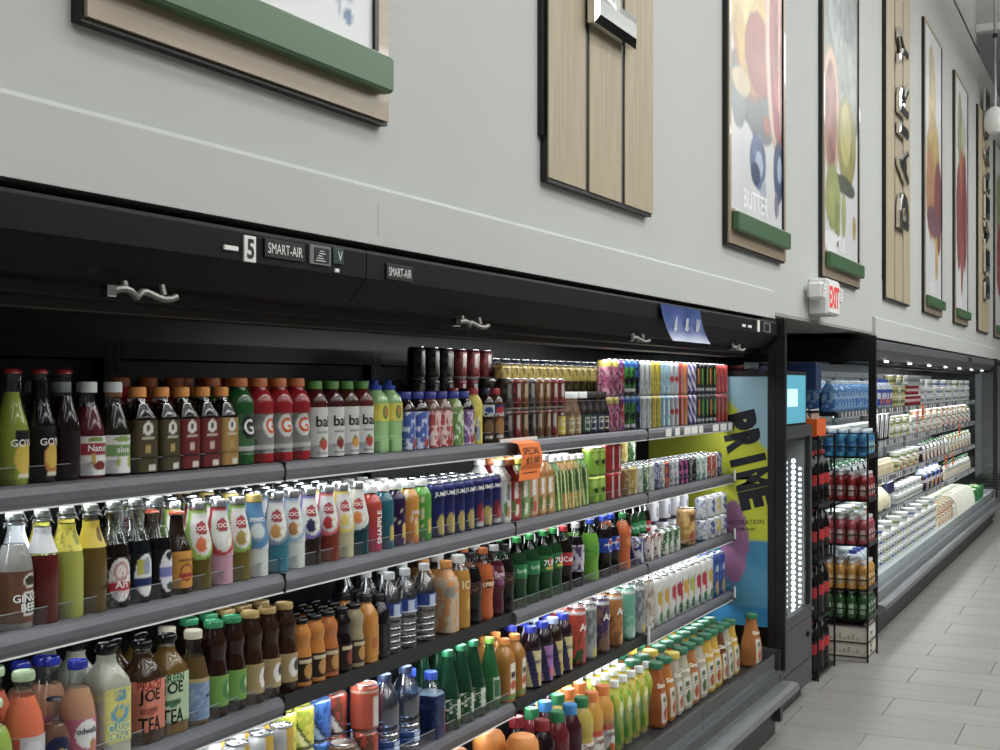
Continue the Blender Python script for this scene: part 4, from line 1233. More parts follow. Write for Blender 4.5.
for k, (dsc, lay) in TALLS.items():
    D('tall_' + k, 'can', .0295, .136, 'energy_can', dsc, label=lay, cat='can')

# --- second shelf
D('ginger_beer', 'swing', .032, .205, 'soda_bottle', 'cloudy ginger beer with brown label', '#8a8a84', '#d6d6d2', [B('#5a3a24'), ('rect', 30, .5, 60, .5, '#6a4630'), ('ell', 42, .80, 30, .14, '#dcdcd8'), ('ell', 42, .80, 26, .10, '#3a2c22'), ('rect', 42, .36, 30, .24, '#dcdcd8'), ('rect', 42, .36, 27, .20, '#2f3a40')], (.06, .50), [('GINGER', 42, .27, .014, W_), ('BEER', 42, .19, .014, W_)], clear=None, fill=.72)
D('red_swing', 'swing', .030, .205, 'soda_bottle', 'deep red soda with white foil neck', '#5a1512', '#d6d6d2', [B('#dcdce0')], (.62, .84), [], fill=.6)
D('lime_swing', 'swing', .030, .205, 'soda_bottle', 'cloudy lime soda with yellow foil neck', '#a3a83c', '#d6d6d2', [B('#d8cc2a'), ('blot', 6, .6, '#a8a030'), ('ell', 40, .5, 20, .3, '#8a9a30')], (.60, .84), [], fill=.6)
D('passion_swing', 'swing', .030, .205, 'soda_bottle', 'amber passionfruit soda, yellow foil neck', '#5f4a16', '#d6d6d2', [B('#d6bd24'), ('ell', 30, .5, 20, .3, '#7a5a1a')], (.60, .84), [('aloe', 48, .24, .012, '#3a2410')], fill=.6)
D('guava_swing', 'swing', .030, .205, 'soda_bottle', 'dark cola with white red oval label', '#170e0b', '#d6d6d2', [B('#170e0b'), ('ell', 18, .5, 48, .49, '#dcdad8'), ('ell', 18, .68, 30, .22, '#b8888c'), ('ell', 18, .68, 22, .14, '#e0d8d6'), ('blot', 9, .62, '#c9a8a8'), ('rect', 18, .36, 46, .10, '#b01e28')], (.06, .48), [('Ari', 18, .225, .014, W_)], fill=.6)
D('navy_swing', 'swing', .030, .205, 'soda_bottle', 'dark blue soda with navy oval label', '#10161c', '#d6d6d2', [B('#10161c'), ('ell', 28, .5, 44, .48, '#d8dad8'), ('rect', 8, .68, 14, .18, '#b5b03a'), ('ell', 34, .7, 16, .2, '#8a98b0'), ('rect', 28, .36, 44, .10, '#1c2a5c')], (.06, .48), [], fill=.6)
D('berry_swing', 'swing', .030, .205, 'soda_bottle', 'black berry soda with lilac label', '#0f0d10', '#d6d6d2', [B('#0f0d10'), ('ell', 30, .5, 38, .48, '#d2d0da'), ('rect', 30, .48, 38, .10, '#6f74b0'), ('ell', 36, .86, 18, .10, '#1f2428'), ('ell', 40, .14, 18, .10, '#2c4a34')], (.06, .48), [], fill=.6)
D('amber_ale', 'longneck', .031, .170, 'soda_bottle', 'brown root beer with orange label', '#2a1608', '#c0461f', [B('#c98a24'), ('ell', 22, .42, 32, .24, '#8a3a22'), ('ell', 22, .42, 25, .18, '#c98a24'), ('rect', 22, .34, 34, .05, '#a02c24'), ('rect', 22, .74, 34, .03, '#8a5a1a')], (.08, .52), [], fill=.95)
COCO = dict(mango=('#5a4f16', '#8fb84a', '#d8642c'), pink=('#c090a0', '#b8303a', '#e0e0e0'), pine=('#6a5c1c', '#7fae4a', '#a08a3a'), original=('#c8ccc8', '#4f86b4', '#a9c0d0'), teal=('#2c7488', '#7f8aa0', '#c98a3a'), white=('#c9cdc9', '#8fb0d0', '#b0763a'),
            purple=('#2f211e', '#8070b8', '#2c2a50'), red=('#7a2c1e', '#d0606a', '#b02430'), cream=('#b9b48c', '#e0d04a', '#e0c850'), deep=('#15404a', '#c9d4cc', '#d8803a'))
for nm, (bc, lc, fc) in COCO.items():
    D('coco_' + nm, 'slope', .0315, .183, 'fruit_drink_bottle', '%s coconut drink with dome label' % nm, bc, '#b8bab8' if nm != 'original' else '#b8a04a', [B(bc), ('ell', -4, .86, 112, .84, lc), ('ell', 8, .90, 66, .80, '#d8d8d4'), ('ell', 8, .64, 32, .14, '#8a1c26'), ('ell', 8, .64, 27, .10, '#b83a40'), ('ell', 2, .32, 24, .15, fc), ('ell', 34, .30, 16, .13, '#d0c8b0'), ('ell', 34, .30, 10, .08, '#e4e2da'), ('band', .93, 1, lc)] if nm != 'original' else [B(bc), ('ell', -4, .86, 120, .84, lc), ('ell', 4, .40, 40, .22, '#7f9cb4'), ('ell', 4, .40, 32, .16, '#c9d0d2'), ('rect', 4, .66, 34, .03, '#c9d4dc')], (.34, .90), [('COCO', 8, .70, .009, W_)], capmat=M_ALU if nm != 'original' else None)
for nm, c1, c2 in (('red', '#c0402a', '#b02a5a'), ('teal', '#1f6472', '#26566a'), ('plum', '#2a1640', '#3a1c5a'), ('amber', '#c98a2a', '#c06a2a'), ('green', '#4f9a2c', '#3a8a2a')):
    D('sleeve_' + nm, 'sleeve', .030, .168, 'juice_bottle', '%s sleeved glass juice' % nm, c1, '#dcdeda', [B(c1), ('grad', .7, .05, c2), ('ell', 50, .3, 24, .16, '#c8b048' if nm != 'red' else c2), ('blot', 6, .70, '#d8d0b0' if nm in ('amber', 'green', 'plum') else c2)], None, [('SNAPPLE', 36, .38, .018, W_, .085, True)] if nm == 'red' else [('JUICE', 40, .50, .012, W_)] if nm == 'amber' else [])
D('nectar_can', 'can', .0295, .155, 'nectar_can', 'tall navy nectar can with pale fruit', label=[B('#1c2266'), ('ell', 26, .26, 28, .20, '#b8a450'), ('ell', 50, .22, 20, .18, '#c9b868'), ('rect', 34, .70, 34, .06, '#1a1e50'), ('band', .9, .95, '#3a3f8a')], texts=[('JUMEX', 34, .78, .016, W_)], cat='can')
D('nectar_can_red', 'can', .0295, .155, 'nectar_can', 'tall navy nectar can with red fruit', label=[B('#1c2266'), ('ell', 30, .3, 26, .22, '#8a2430'), ('ell', 52, .26, 18, .16, '#c04a50'), ('rect', 34, .12, 30, .05, '#c8c4c8')], texts=[('JUMEX', 34, .78, .016, W_)], cat='can')
for nm, bc, lc, fc, cp in (('white', '#b5b5ac', '#c6c8c4', '#c0884a', '#e0e0dc'), ('red', '#7a1f22', '#a82c30', '#d0c8b8', '#e08030'), ('green', '#6f8a3c', '#7f9a5a', '#d0d8c0', '#c8cc3a'), ('peach', '#b57c4a', '#c49a72', '#c03a4a', '#e08030'), ('amber', '#a8722c', '#b88a50', '#d8c0a0', '#e0e0dc')):
    D('aloe_' + nm, 'tall', .033, .195, 'aloe_bottle', '%s aloe drink bottle' % nm, bc, cp, [B(lc), ('ell', 40, .22, 22, .16, fc), ('ell', 16, .30, 12, .20, '#5a7a3a'), ('rect', 30, .72, 10, .22, W_ if nm != 'white' else '#9aa4ac')], (.05, .66), [('aloe', 34, .50, .022, '#3a4a3a' if nm == 'white' else W_, .05, True)])
for nm, c in (('green', '#4f7a2c'), ('gold', '#a87a1f'), ('olive', '#8a7a22')):
    D('tea_square_' + nm, 'tall', .029, .185, 'tea_bottle', '%s tea bottle with green stripes' % nm, c, '#e2e4e0', [B(c), ('band', .42, 1, '#3a5a2c'), ('diag', .35, .5, .35, '#c8d48a'), ('rect', 40, .2, 3, .16, '#e0dca0')], (.03, .74))
D('limeade_can', 'can', .0315, .100, 'drink_can', 'bright lime green can', label=[B('#86b820'), ('ell', 40, .5, 26, .10, '#20381a'), ('ell', 20, .75, 22, .16, '#b8dc5a'), ('band', .92, 1, '#c8dc4a')], cat='can')
D('red_can', 'can', .0315, .104, 'drink_can', 'red soda can', label=[B('#b01e22'), ('ell', 36, .5, 22, .28, '#6a1216'), ('rect', 36, .5, 7, .40, '#d8d0cc'), ('rect', 70, .4, 12, .3, '#8a1a1c')], cat='can')
MIX = [('brown', '#8a7040', '#c0a870'), ('white', '#d0d2d0', '#8a9a8a'), ('gold', '#b89a3a', '#e0d090'), ('greenleaf', '#3f6a3a', '#d0d8c0'), ('orange', '#c05a2a', '#2a3a7a'), ('grey', '#8a9298', '#d0d4d8'), ('magenta', '#3a2450', '#b8508a'), ('black', '#16171a', '#9a9aa0'), ('mint', '#8ab0a4', '#e0e4e0'), ('coral', '#a84a3c', '#d8c8c0'), ('navy', '#20285a', '#a0a8c8')]
for nm, c1, c2 in MIX:
    D('mix_' + nm, 'can', .0305, .112, 'drink_can', '%s printed drink can' % {'greenleaf': 'green leaf'}.get(nm, nm), label=[B(c1), ('rect', 40, .5, 10, .38, c2), ('blot', 5, .60, c2), ('ell', 30, .3, 18, .12, c1)], cat='can')

# --- third shelf
D('peach_juice', 'round', .036, .200, 'juice_bottle', 'peach juice with pale green lid', '#d8663c', '#b8d0a4', [B('#b8b4b8'), ('rect', -50, .5, 36, .5, '#b8442c'), ('ell', 26, .55, 34, .36, '#d0ccd0'), ('ell', -20, .1, 20, .2, '#c98a2c')], (.04, .44), [('Simply', 24, .27, .018, '#4a2c2c'), ('JUICE', 24, .19, .014, '#4a2c2c')], fill=.78)
D('green_juice', 'round', .036, .165, 'juice_bottle', 'lime green juice at photo edge', '#8aa83a', '#b8d0a4', [B('#9ab8b0'), ('ell', 40, .5, 34, .4, '#d0d4d0')], (.04, .44), [])
D('tan_shake', 'round', .033, .195, 'milk_drink_bottle', 'tan milk drink with blue lid', '#b58464', '#2534a8', [B('#b8607c'), ('ell', 26, .66, 42, .32, '#dcdcdc'), ('ell', 44, .36, 14, .18, '#b57a4a'), ('rect', 24, .10, 34, .04, '#6a2838')], (.04, .46), [('odwalla', 26, .35, .012, '#2a2438', .042)], fill=.74)
D('small_choc', 'longneck', .027, .140, 'milk_drink_bottle', 'small chocolate drink with dark lid', '#6a4a36', '#1a1c2a', [B('#6a4a36'), ('ell', 14, .5, 60, .50, '#1c2044'), ('ell', 20, .40, 18, .26, '#c9a23c'), ('rect', 20, .50, 30, .08, '#e0dcd0')], (.05, .52), [], fill=.66)
D('clear_lemonade', 'lemonade', .037, .212, 'lemonade_bottle', 'cloudy lemonade with yellow blue label', '#a3a796', '#121214', [B('#a3a796'), ('rect', 62, .5, 42, .5, '#d0c860'), ('rect', 64, .84, 22, .10, '#4f93ae'), ('ell', 64, .52, 30, .16, '#5a9ab4'), ('ell', 66, .52, 16, .08, '#c9b82c'), ('blot', 9, .68, '#b8b870'), ('rect', 62, .20, 34, .15, '#6aa6b4')], (.12, .62), [('CLASSIC', 62, .26, .018, '#d8d890', .045), ('LEMONADE', 62, .185, .016, '#d8d890', .05)], fill=.9)
for nm, bc, lc, wc, w1 in (('peach', '#3a2412', '#c9735a', '#8a2a1c', 'PEACH'), ('green', '#6a4e1c', '#a8c09a', '#2a5a34', 'GREEN')):
    D('joe_' + nm, 'lemonade', .0355, .200, 'tea_bottle', 'glass tea with big letters, %s label' % nm, bc, '#121214', [B(lc), ('band', .80, 1, '#d88068' if nm == 'peach' else '#b8d0a8'), ('band', .785, .80, '#201a18'), ('ell', 36, .42, 34, .08, '#9a4a38' if nm == 'peach' else '#3a6a44'), ('ell', 46, .45, 16, .05, '#7a3a2c' if nm == 'peach' else '#2a5434'), ('band', 0, .03, '#201a18')], (.12, .62), [(w1, 38, .580, .017, wc, .056), ('JOE', 38, .465, .030, '#14110f', .050), ('TEA', 38, .195, .030, '#14110f', .052)], fill=.88)
D('kombucha_blue', 'slope', .033, .195, 'tea_bottle', 'amber kombucha with faded blue label', '#5a4420', '#d8d0b4', [B('#6f8ab0'), ('blot', 6, .62, '#8aa0b8'), ('band', .92, 1, '#a89a6a'), ('rect', 50, .55, 18, .03, '#2a3450')], (.06, .50), [], fill=.72)
for nm, cp, lc, ex in (('green', '#2c9a62', '#6a9a3c', '#3f7a44'), ('gold', '#c0a05a', '#a08a5c', '#d8d4d0')):
    D('tea_' + nm, 'hourglass', .0315, .205, 'tea_bottle', 'dark tea with %s cap' % nm, '#2a120c' if nm == 'green' else '#331a0e', cp, [B(lc), ('ell', 46, .5, 28, .34, ex), ('ell', 60, .55, 16, .2, '#2a3038' if nm == 'gold' else '#b8c88a')], (.12, .44), [])
for nm, bc, lc in (('orange', '#c27a24', '#2a1c14'), ('papaya', '#b86a2a', '#6a3a1c'), ('black', '#140d0c', '#2a1a14'), ('cream', '#9a8c6a', '#3a3428')):
    D('nectar_' + nm, 'hourglass', .0285, .158, 'juice_bottle', '%s nectar in small waisted glass' % nm, bc, '#151416', [B(lc), ('ell', 44, .42, 26, .32, '#b8843a' if nm != 'black' else '#8a3a2a'), ('rect', 30, .84, 40, .08, '#c8b890')], (.08, .44))
D('orange_carafe', 'tall', .030, .170, 'juice_bottle', 'orange juice with faded red print', '#c07e20', '#1a1614', [B('#c07e20'), ('ell', 36, .45, 24, .2, '#a8562a')], (.10, .55))
D('black_tea', 'tall', .029, .165, 'tea_bottle', 'narrow black tea bottle', '#121012', '#1a1614', [B('#141216'), ('rect', 40, .5, 14, .4, '#2a2a30')], (.10, .55))
D('water', 'water', .0335, .212, 'water_bottle', 'clear ribbed water with blue band', '#d4d8dc', '#d4d8da', [B('#26418a'), ('rect', 30, .5, 22, .4, '#b8c4d8'), ('rect', 60, .5, 18, .32, '#3a5aa8'), ('band', 0, .08, '#c8ccd8')], None, [], bodymat=M_PET)
D('wrapped_juice', 'tall', .034, .205, 'juice_bottle', 'orange capped juice in crumpled wrap', '#c8884a', '#e0902c', [B('#b8a890'), ('blot', 5, .52, '#c88a4a'), ('rect', 20, .72, 24, .10, '#8a8680')], (.02, .78))
D('ice_juice', 'dome', .034, .212, 'juice_bottle', 'mango juice with tall white letters', '#b07c1c', '#d8d8d4', [B('#b07c1c'), ('ell', 40, .4, 16, .12, '#c89a44')], (.02, .80), [('ICE', 34, .60, .024, '#d8cca0')], fill=.80)
D('black_soda', 'pet', .0315, .210, 'soda_bottle', 'near black soda with dark label', '#140c0e', '#2a2024', [B('#2a1a1c'), ('blot', 6, .6, '#6a4a40')])
D('orange_soda', 'pet', .0325, .215, 'soda_bottle', 'orange soda with brown lettering', '#c05c1c', '#d8702c', [B('#b85a1c'), ('ell', 36, .5, 30, .34, '#3a2410'), ('rect', 36, .5, 22, .16, '#d88a3a')], None, [('crush', 36, .51, .016, '#e8d8c0')])
D('grape_soda', 'pet', .0325, .215, 'soda_bottle', 'dark red soda with purple label', '#4a0f1c', '#d8d8d4', [B('#5a1426'), ('ell', 36, .4, 30, .3, '#7a3a6a'), ('blot', 5, .66, '#b8909a')], (.40, .72), [('fanta', 34, .60, .016, '#e0d0d8')])
D('sprite', 'pet', .0335, .222, 'soda_bottle', 'dark green lemon lime soda', '#123a1e', '#1f8a3c', [B('#1f7a42'), ('rect', 46, .5, 14, .24, '#5aa070')], (.42, .62), [('Sprite', 26, .52, .016, '#b8d8c0', .04)], clear=M_TINT)
D('seven', 'pet', .0325, .222, 'soda_bottle', 'green soda with red dot label', '#133d1c', '#1f8a3c', [B('#1c6a34'), ('ell', 40, .55, 20, .30, '#c02c2c'), ('rect', 36, .2, 30, .08, '#c8b83a')], (.40, .64), [('7UP', 36, .53, .020, W_)], clear=M_TINT)
D('coke', 'pet', .0325, .222, 'soda_bottle', 'cola with red label', '#150a0a', '#c0202a', [B('#b0202a')], (.40, .60), [('Coke', 34, .50, .018, W_)], clear=M_CLEAR)
D('diet_cola', 'pet', .0325, .222, 'soda_bottle', 'black cola with silver purple label', '#150c10', '#d0d4d4', [B('#b8b4c0'), ('blot', 5, .55, '#4a3a5a'), ('rect', 50, .4, 20, .3, '#c8b8d0')], (.24, .66), [], clear=M_CLEAR)
D('lime_dew', 'pet', .0335, .222, 'soda_bottle', 'lime green soda with blue cap', '#5f9a1c', '#2a4ab0', [B('#5a9a24'), ('blot', 4, .62, '#3a7a2a')], (.42, .62), [], clear=M_TINT)
D('pepsi', 'pet', .0335, .222, 'soda_bottle', 'cola with blue label and cap', '#140a0c', '#1f3fb8', [B('#1c3a9a'), ('ell', 44, .5, 22, .44, '#dcdce0'), ('ell', 44, .62, 19, .26, '#b83038'), ('ell', 44, .36, 19, .24, '#2a4ab8')], (.40, .64), [('pepsi', 20, .53, .012, W_)], clear=M_CLEAR)
D('fanta', 'pet', .0325, .215, 'soda_bottle', 'orange soda with green cap', '#c05a1a', '#2c8a3c', [B('#b8581c'), ('ell', 36, .5, 24, .3, '#c87a3a')], (.42, .62), [], fill=.86)
SODA = (('blue', 'blue soda can', '#20367a', '#c8ccd8', ''), ('coke', 'maroon cola can', '#7a1c22', '#d8d0cc', 'Coke'), ('ale', 'green ginger ale can', '#3a6a3c', '#d0d8cc', ''), ('zero', 'dark red soda can', '#5a1a1e', '#a8a4a0', ''))
for nm, dsc, c1, c2, tx in SODA:
    D('soda_' + nm, 'can', .0315, .105, 'soda_can', dsc, label=[B(c1), ('diag', .7, 2.2, .4, c2), ('blot', 5, .55, c1), ('rect', 40, .5, 6, .40, c2)], texts=[(tx, 38, .5, .018, W_, .06, True)] if tx else (), cat='can')
D('gold_can', 'can', .042, .168, 'drink_can', 'big gold fruit drink can', label=[B('#b8863a'), ('blot', 5, .5, '#d8b068'), ('ell', 36, .24, 26, .16, '#a84a2c'), ('rect', 36, .76, 26, .10, '#6a4a22'), ('band', .93, 1, '#d0a468')], cat='can')
for nm, c1, c2 in (('blue', '#3a5aa0', '#d8dade'), ('lemon', '#c8b83a', '#dcdcd8'), ('white', '#c8ccd0', '#6a86b0')):
    D('seltzer_' + nm, 'can', .0305, .098, 'seltzer_can', '%s and white seltzer can' % nm, label=[B('#d2d6da'), ('ell', 34, .55, 30, .34, c1), ('blot', 6, .58, c2), ('rect', 60, .4, 10, .3, c1)], cat='can')
D('box_white', 'smoothie', .034, .115, 'drink_carton', 'white juice carton with purple lid', '#c8c8cc', '#5a4a7a', [B('#c8c8cc'), ('rect', 30, .5, 20, .3, '#8a8a9a')])

# --- fourth shelf
D('tonic_can', 'can', .030, .205, 'nectar_can', 'tall silver and yellow can', label=[B('#c8ccd0'), ('rect', 62, .5, 42, .6, '#d0a81c'), ('ell', 66, .66, 20, .12, '#8a1c22'), ('rect', 66, .3, 20, .14, '#a8841c')], cat='can')
for nm, dsc, c1, c2, c3 in (('yellow', 'tall yellow swirl can, white words', '#dcd02a', '#a8b41c', '#eef0a0'), ('blue', 'tall blue swirl can', '#3f78c8', '#2450a0', '#a0c0e8'), ('brown', 'tall brown and red can', '#6a3a26', '#b8402c', '#d8d0c8')):
    D('swirl_' + nm, 'can', .036, .104, 'drink_can', dsc, label=[B(c1), ('blot', 5, .52, c2), ('diag', 1.2, 3, .16, '#20201c'), ('diag', 1.25, 3, .12, c3)], cat='can')
D('cream_soda', 'can', .037, .118, 'drink_can', 'wide orange red can with pale panel', label=[B('#b84a30'), ('band', .86, .93, '#d8b8a0'), ('rect', 40, .42, 20, .34, '#d0ccc8'), ('ell', 76, .24, 16, .16, '#6a3020')], cat='can')
D('coffee_brown', 'can', .036, .098, 'drink_can', 'brown and red can, diagonal words', label=[B('#6a5444'), ('band', .1, .5, '#8a2a24'), ('rect', 20, .72, 14, .1, '#d0ccc8'), ('diag', 1.6, 4, .12, '#e0dcd8')], cat='can')
D('blue_water', 'water', .040, .225, 'water_bottle', 'blue tinted water bottle', '#b4cdf0', '#2a3a5a', [B('#2a4a8a'), ('rect', 40, .5, 20, .4, '#b8c8dc')], (.10, .24), [], bodymat=M_PET)
D('fiji', 'square', .033, .185, 'water_bottle', 'navy label water with blue cap', '#8aa6c0', '#2c55c8', [B('#18244a'), ('rect', 52, .3, 24, .3, '#a03048'), ('blot', 5, .66, '#2a3a70')], (.02, .66), [('FIJI', 44, .42, .020, '#b8c4e0')], fill=.70)
D('green_mineral', 'perrier', .038, .225, 'water_bottle', 'dark green mineral water', '#0f3a24', '#1f7a50', [B('#14462c'), ('rect', 46, .5, 16, .46, '#b0bcae'), ('blot', 6, .62, '#c8ccc0')], (.12, .40), [], clear=M_TINT)
D('lime_mineral', 'perrier', .034, .215, 'water_bottle', 'green mineral water with lime cap', '#1c5a2c', '#8ac83a', [B('#1c5a2c'), ('rect', 40, .5, 30, .48, '#a0b498'), ('rect', 40, .5, 22, .36, '#3a6a48')], (.14, .46))
D('honey_tea', 'tall', .033, .195, 'tea_bottle', 'amber tea with orange cap', '#a06a1c', '#e08a24', [B('#a06a1c'), ('rect', 50, .6, 26, .46, '#d8d4c8'), ('ell', 40, .66, 12, .10, '#2a2420'), ('ell', 60, .66, 12, .10, '#2a2420'), ('ell', 50, .38, 24, .14, '#b84a28'), ('band', 0, .08, '#5a8a3a')], (.06, .62))
for nm, bc, lc, fc in (('cream', '#24121c', '#c8bc84', '#c0a848'), ('lilac', '#1f1018', '#9a6aa8', '#c85a8a'), ('straw', '#2a1810', '#c8b06a', '#b8983a')):
    D('tea_' + nm, 'dome', .0345, .200, 'tea_bottle', 'dark iced tea with %s label' % nm, bc, '#2a3ab0' if nm != 'straw' else '#a8b8d8', [B(lc), ('ell', 20, .30, 16, .12, '#2a2a6a'), ('ell', 50, .24, 22, .16, fc), ('diag', .5, 4, .12, '#2a2a50')], (.04, .62), [('Pure Leaf', 40, .45, .016, '#2c2c50', .05)])
ARI = dict(red=('tall red watermelon tea can', '#c03a28', '#2c4a24', '#b83a30'), purple=('tall purple grape tea can', '#3a1f5a', '#7a5a40', '#8a3a6a'), orange=('tall orange mango tea can', '#b0702a', '#7a4a20', '#d89a4a'), mint=('tall mint green tea can', '#5aa88a', '#8ac0a8', '#b8d4c4'), grey=('tall grey patterned tea can', '#6a6e72', '#9aa0a2', '#c8b83a'), brown=('tall pale brown tea can', '#a08a70', '#d0ccc4', '#7a6a58'))
for nm, (dsc, c1, c2, c3) in ARI.items():
    D('ari_' + nm, 'can', .037, .205, 'tea_can', dsc, label=[B(c1), ('ell', 16, .18, 34, .14, c2), ('ell', 52, .14, 26, .12, c3), ('blot', 7, .66 if nm in ('red', 'orange', 'mint') else .55, c2), ('band', .93, .96, '#d0d0cc')], texts=[('Ari', 40, .66, .026, W_)] if nm in ('red', 'purple', 'orange') else (), cat='can')
for nm, c1, c2 in (('strawberry', '#c02a3c', '#2a6a34'), ('mango', '#d89a2a', '#2a6a34'), ('kiwi', '#b8b83a', '#2a6a34'), ('cherry', '#b01e30', '#1f5a2c'), ('pineapple', '#c8a62a', '#3a7a34')):
    D('white_' + nm, 'can', .034, .200, 'juice_can', 'white juice can with %s picture' % nm, label=[B('#dcdcd8'), ('ell', 26, .60, 26, .16, c1), ('ell', 48, .46, 18, .14, c1), ('ell', 40, .18, 22, .14, c2), ('ell', 58, .74, 12, .10, c2), ('rect', 30, .34, 16, .02, '#8a8a86')], cat='can')
D('blue_juice_can', 'can', .034, .200, 'juice_can', 'blue juice can with gold picture', label=[B('#2c4a9a'), ('ell', 40, .24, 26, .18, '#b8983a'), ('rect', 40, .7, 24, .06, '#c8d0e0'), ('blot', 6, .66, '#5a78b8')], cat='can')

# --- bottom deck
for nm, c, cp in (('orangebrown', '#a05420', '#1f6a4a'), ('orange', '#b8701c', '#1f6a4a'), ('white', '#a8a48c', '#1f6a4a'), ('yellow', '#c09a24', '#1f6a4a'), ('tan', '#a8682c', '#1f6a4a'), ('brown', '#6a3c1c', '#1f6a4a'), ('goldlid', '#a8a08a', '#c8b02a')):
    D('carafe_' + nm, 'jug', .044, .245, 'juice_jug', '%s juice jug with %s lid' % ({'orangebrown': 'orange brown', 'goldlid': 'pale'}.get(nm, nm), 'yellow' if nm == 'goldlid' else 'green'), c, cp, [B(c), ('rect', 20, .5, 26, .46, '#c8c4b8'), ('ell', 24, .34, 20, .22, '#a8502c' if nm != 'white' else '#4a6a3a'), ('rect', 20, .76, 20, .08, '#4a5a44'), ('rect', 20, .62, 18, .03, '#7a7468')], (.05, .56), [('Simply', 34, .64, .022, '#e8e4d8', .07)])
D('lemon_juice', 'tall', .033, .245, 'juice_bottle', 'clear lemon juice with white cap', '#b0b41c', '#dfe3e0', [B('#a8b41c'), ('diag', .6, .9, .4, '#5a9a2c'), ('ell', 40, .7, 24, .16, '#d8dca0')], (.10, .80))
D('lemon_yellow', 'tall', .033, .245, 'juice_bottle', 'yellow lemon juice with white cap', '#c0aa1c', '#dfe3e0', [B('#b8b024'), ('diag', .6, .9, .4, '#6aa02c'), ('ell', 40, .7, 24, .16, '#e0dca0')], (.10, .80))
for nm, bc, cp, fc in (('grape', '#3f1220', '#2f86c8', '#5a3a6a'), ('cranberry', '#6a1a22', '#1f7a44', '#a03040'), ('orange', '#c8902a', '#e07a2c', '#c05a20'), ('apple', '#b8a03a', '#1f7a44', '#8a7a2a'), ('dark', '#1c0a10', '#8a1c28', '#40202a')):
    D('trop_' + nm, 'milkjug', .042, .258, 'juice_bottle', '%s juice with ridged cap' % nm, bc, cp, [B('#d0ccc4'), ('band', .82, 1, '#c0462c' if nm == 'orange' else bc), ('ell', 40, .22, 30, .22, fc), ('ell', 20, .18, 16, .16, '#5a7a3a')], (.04, .50), [('Tropicana', 36, .36, .026, '#6a2c2c', .06)])
D('gallon', 'bigcap', .054, .262, 'juice_jug', 'squat yellow jug with domed orange lid', '#c8a23a', '#e08a2c', None)
D('lying_can', 'can', .034, .16, 'drink_can', 'yellow green can fallen against the front glass', label=[B('#a8a84a'), ('blot', 5, .5, '#d0d0b0'), ('band', .85, 1, '#6a7a3a')], cat='can')

# ------------------------------------------------------------------ drinks: where they stand
T1, T2, T3, T4, T5 = 'top shelf', 'second shelf', 'third shelf', 'fourth shelf', 'bottom deck'
Z1, Z2, Z3, Z4 = SH_Z
# top shelf, glass bottles first
run([('lime_soda', 1.674, 2), ('cola_soda', 1.739, 2), ('cherry_soda', 1.797, 2), ('red_aloe', 1.850, 2), ('green_aloe', 1.914, 2),
     ('coffee_black', 1.997, 1), ('coffee_black', 2.065, 1), ('coffee_red', 2.126, 1), ('coffee_red', 2.194, 1), ('coffee_tan', 2.254, 1),
     ('sport_green', 2.292, 2), ('sport_red', 2.370, 2), ('sport_red', 2.453, 2), ('sport_red', 2.528, 2),
     ('bai_pink', 2.615, 2), ('bai_berry', 2.688, 2), ('bai_peach', 2.751, 2), ('bai_strawberry', 2.817, 2),
     ('kid_green', 2.880, 1), ('kid_green', 2.939, 1),
     ('smoothie_blue', 3.033, 1), ('smoothie_blue', 3.092, 1), ('smoothie_red', 3.171, 1), ('smoothie_red', 3.234, 1), ('smoothie_green', 3.300, 1), ('smoothie_purple', 3.349, 1),
     ('lemon_pink', 3.438, 1), ('choc_milk_dark', 3.524, 1), ('choc_milk', 3.586, 1)], Z1, T1)
# orange-capped sports drinks a little taller in the row behind the square coffees
for i, y in enumerate((2.035, 2.120, 2.207)):
    put('sport_red', -1.90, y + .05, Z1, T1, 'behind the square coffees')
run([('shot_black', 3.656), ('shot_red', 3.714), ('shot_brown', 3.774), ('shot_black', 3.820), ('shot_brown', 3.866), ('shot_brown', 3.914), ('shot_red', 3.962), ('shot_red', 4.003)], Z1, T1, layers=2, back=1)
run([('frapp_yellow', 4.070, 1), ('frapp_tan', 4.148, 1), ('frapp_tan', 4.211, 1), ('frapp_green', 4.293, 1), ('frapp_navy', 4.359, 1), ('frapp_navy', 4.408, 1), ('frapp_plum', 4.457, 1)], Z1, T1)
tl = []
for yy, k in ((4.517, 'pink'), (4.579, 'pink'), (4.641, 'berry'), (4.695, 'greenblack'), (4.750, 'greenblack'), (4.805, 'blueblack'), (4.862, 'silver'), (4.909, 'silver'), (4.968, 'yellow'), (5.028, 'yellow'), (5.089, 'sky'), (5.152, 'sky'), (5.216, 'bull'), (5.268, 'bull'),
              (5.335, 'red'), (5.389, 'orange'), (5.458, 'stripe'), (5.529, 'stripe'), (5.601, 'claw_orange'), (5.661, 'claw_green'), (5.721, 'claw_green'), (5.782, 'claw_orange'), (5.845, 'claw_green'), (5.908, 'coral'), (5.973, 'coral'), (6.039, 'coral')):
    y = yy
    tl.append(('tall_' + k, y))
run(tl, Z1, T1, layers=2, gap=.001)
# three-deep blocks of small black and maroon cans at the back of the top shelf
for k in range(6):
    for ly in range(3):
        put('shot_black' if k < 3 else 'shot_red', -2.02, 3.54 + .094 * k, Z1 + ly * .099, T1, ('bottom layer', 'middle layer', 'top layer')[ly] + ' at the back')
for k in range(13):
    for ly in range(2):
        put('tall_gold', -1.955, 4.02 + .068 * k, Z1 + ly * .116, T1, ('lower layer', 'upper layer')[ly] + ' at the back')
for k in range(15):
    for ly in range(2):
        put('tall_grey', -2.09, 4.05 + .085 * k, Z1 + ly * .137, T1, ('lower layer', 'upper layer')[ly] + ' at the back')

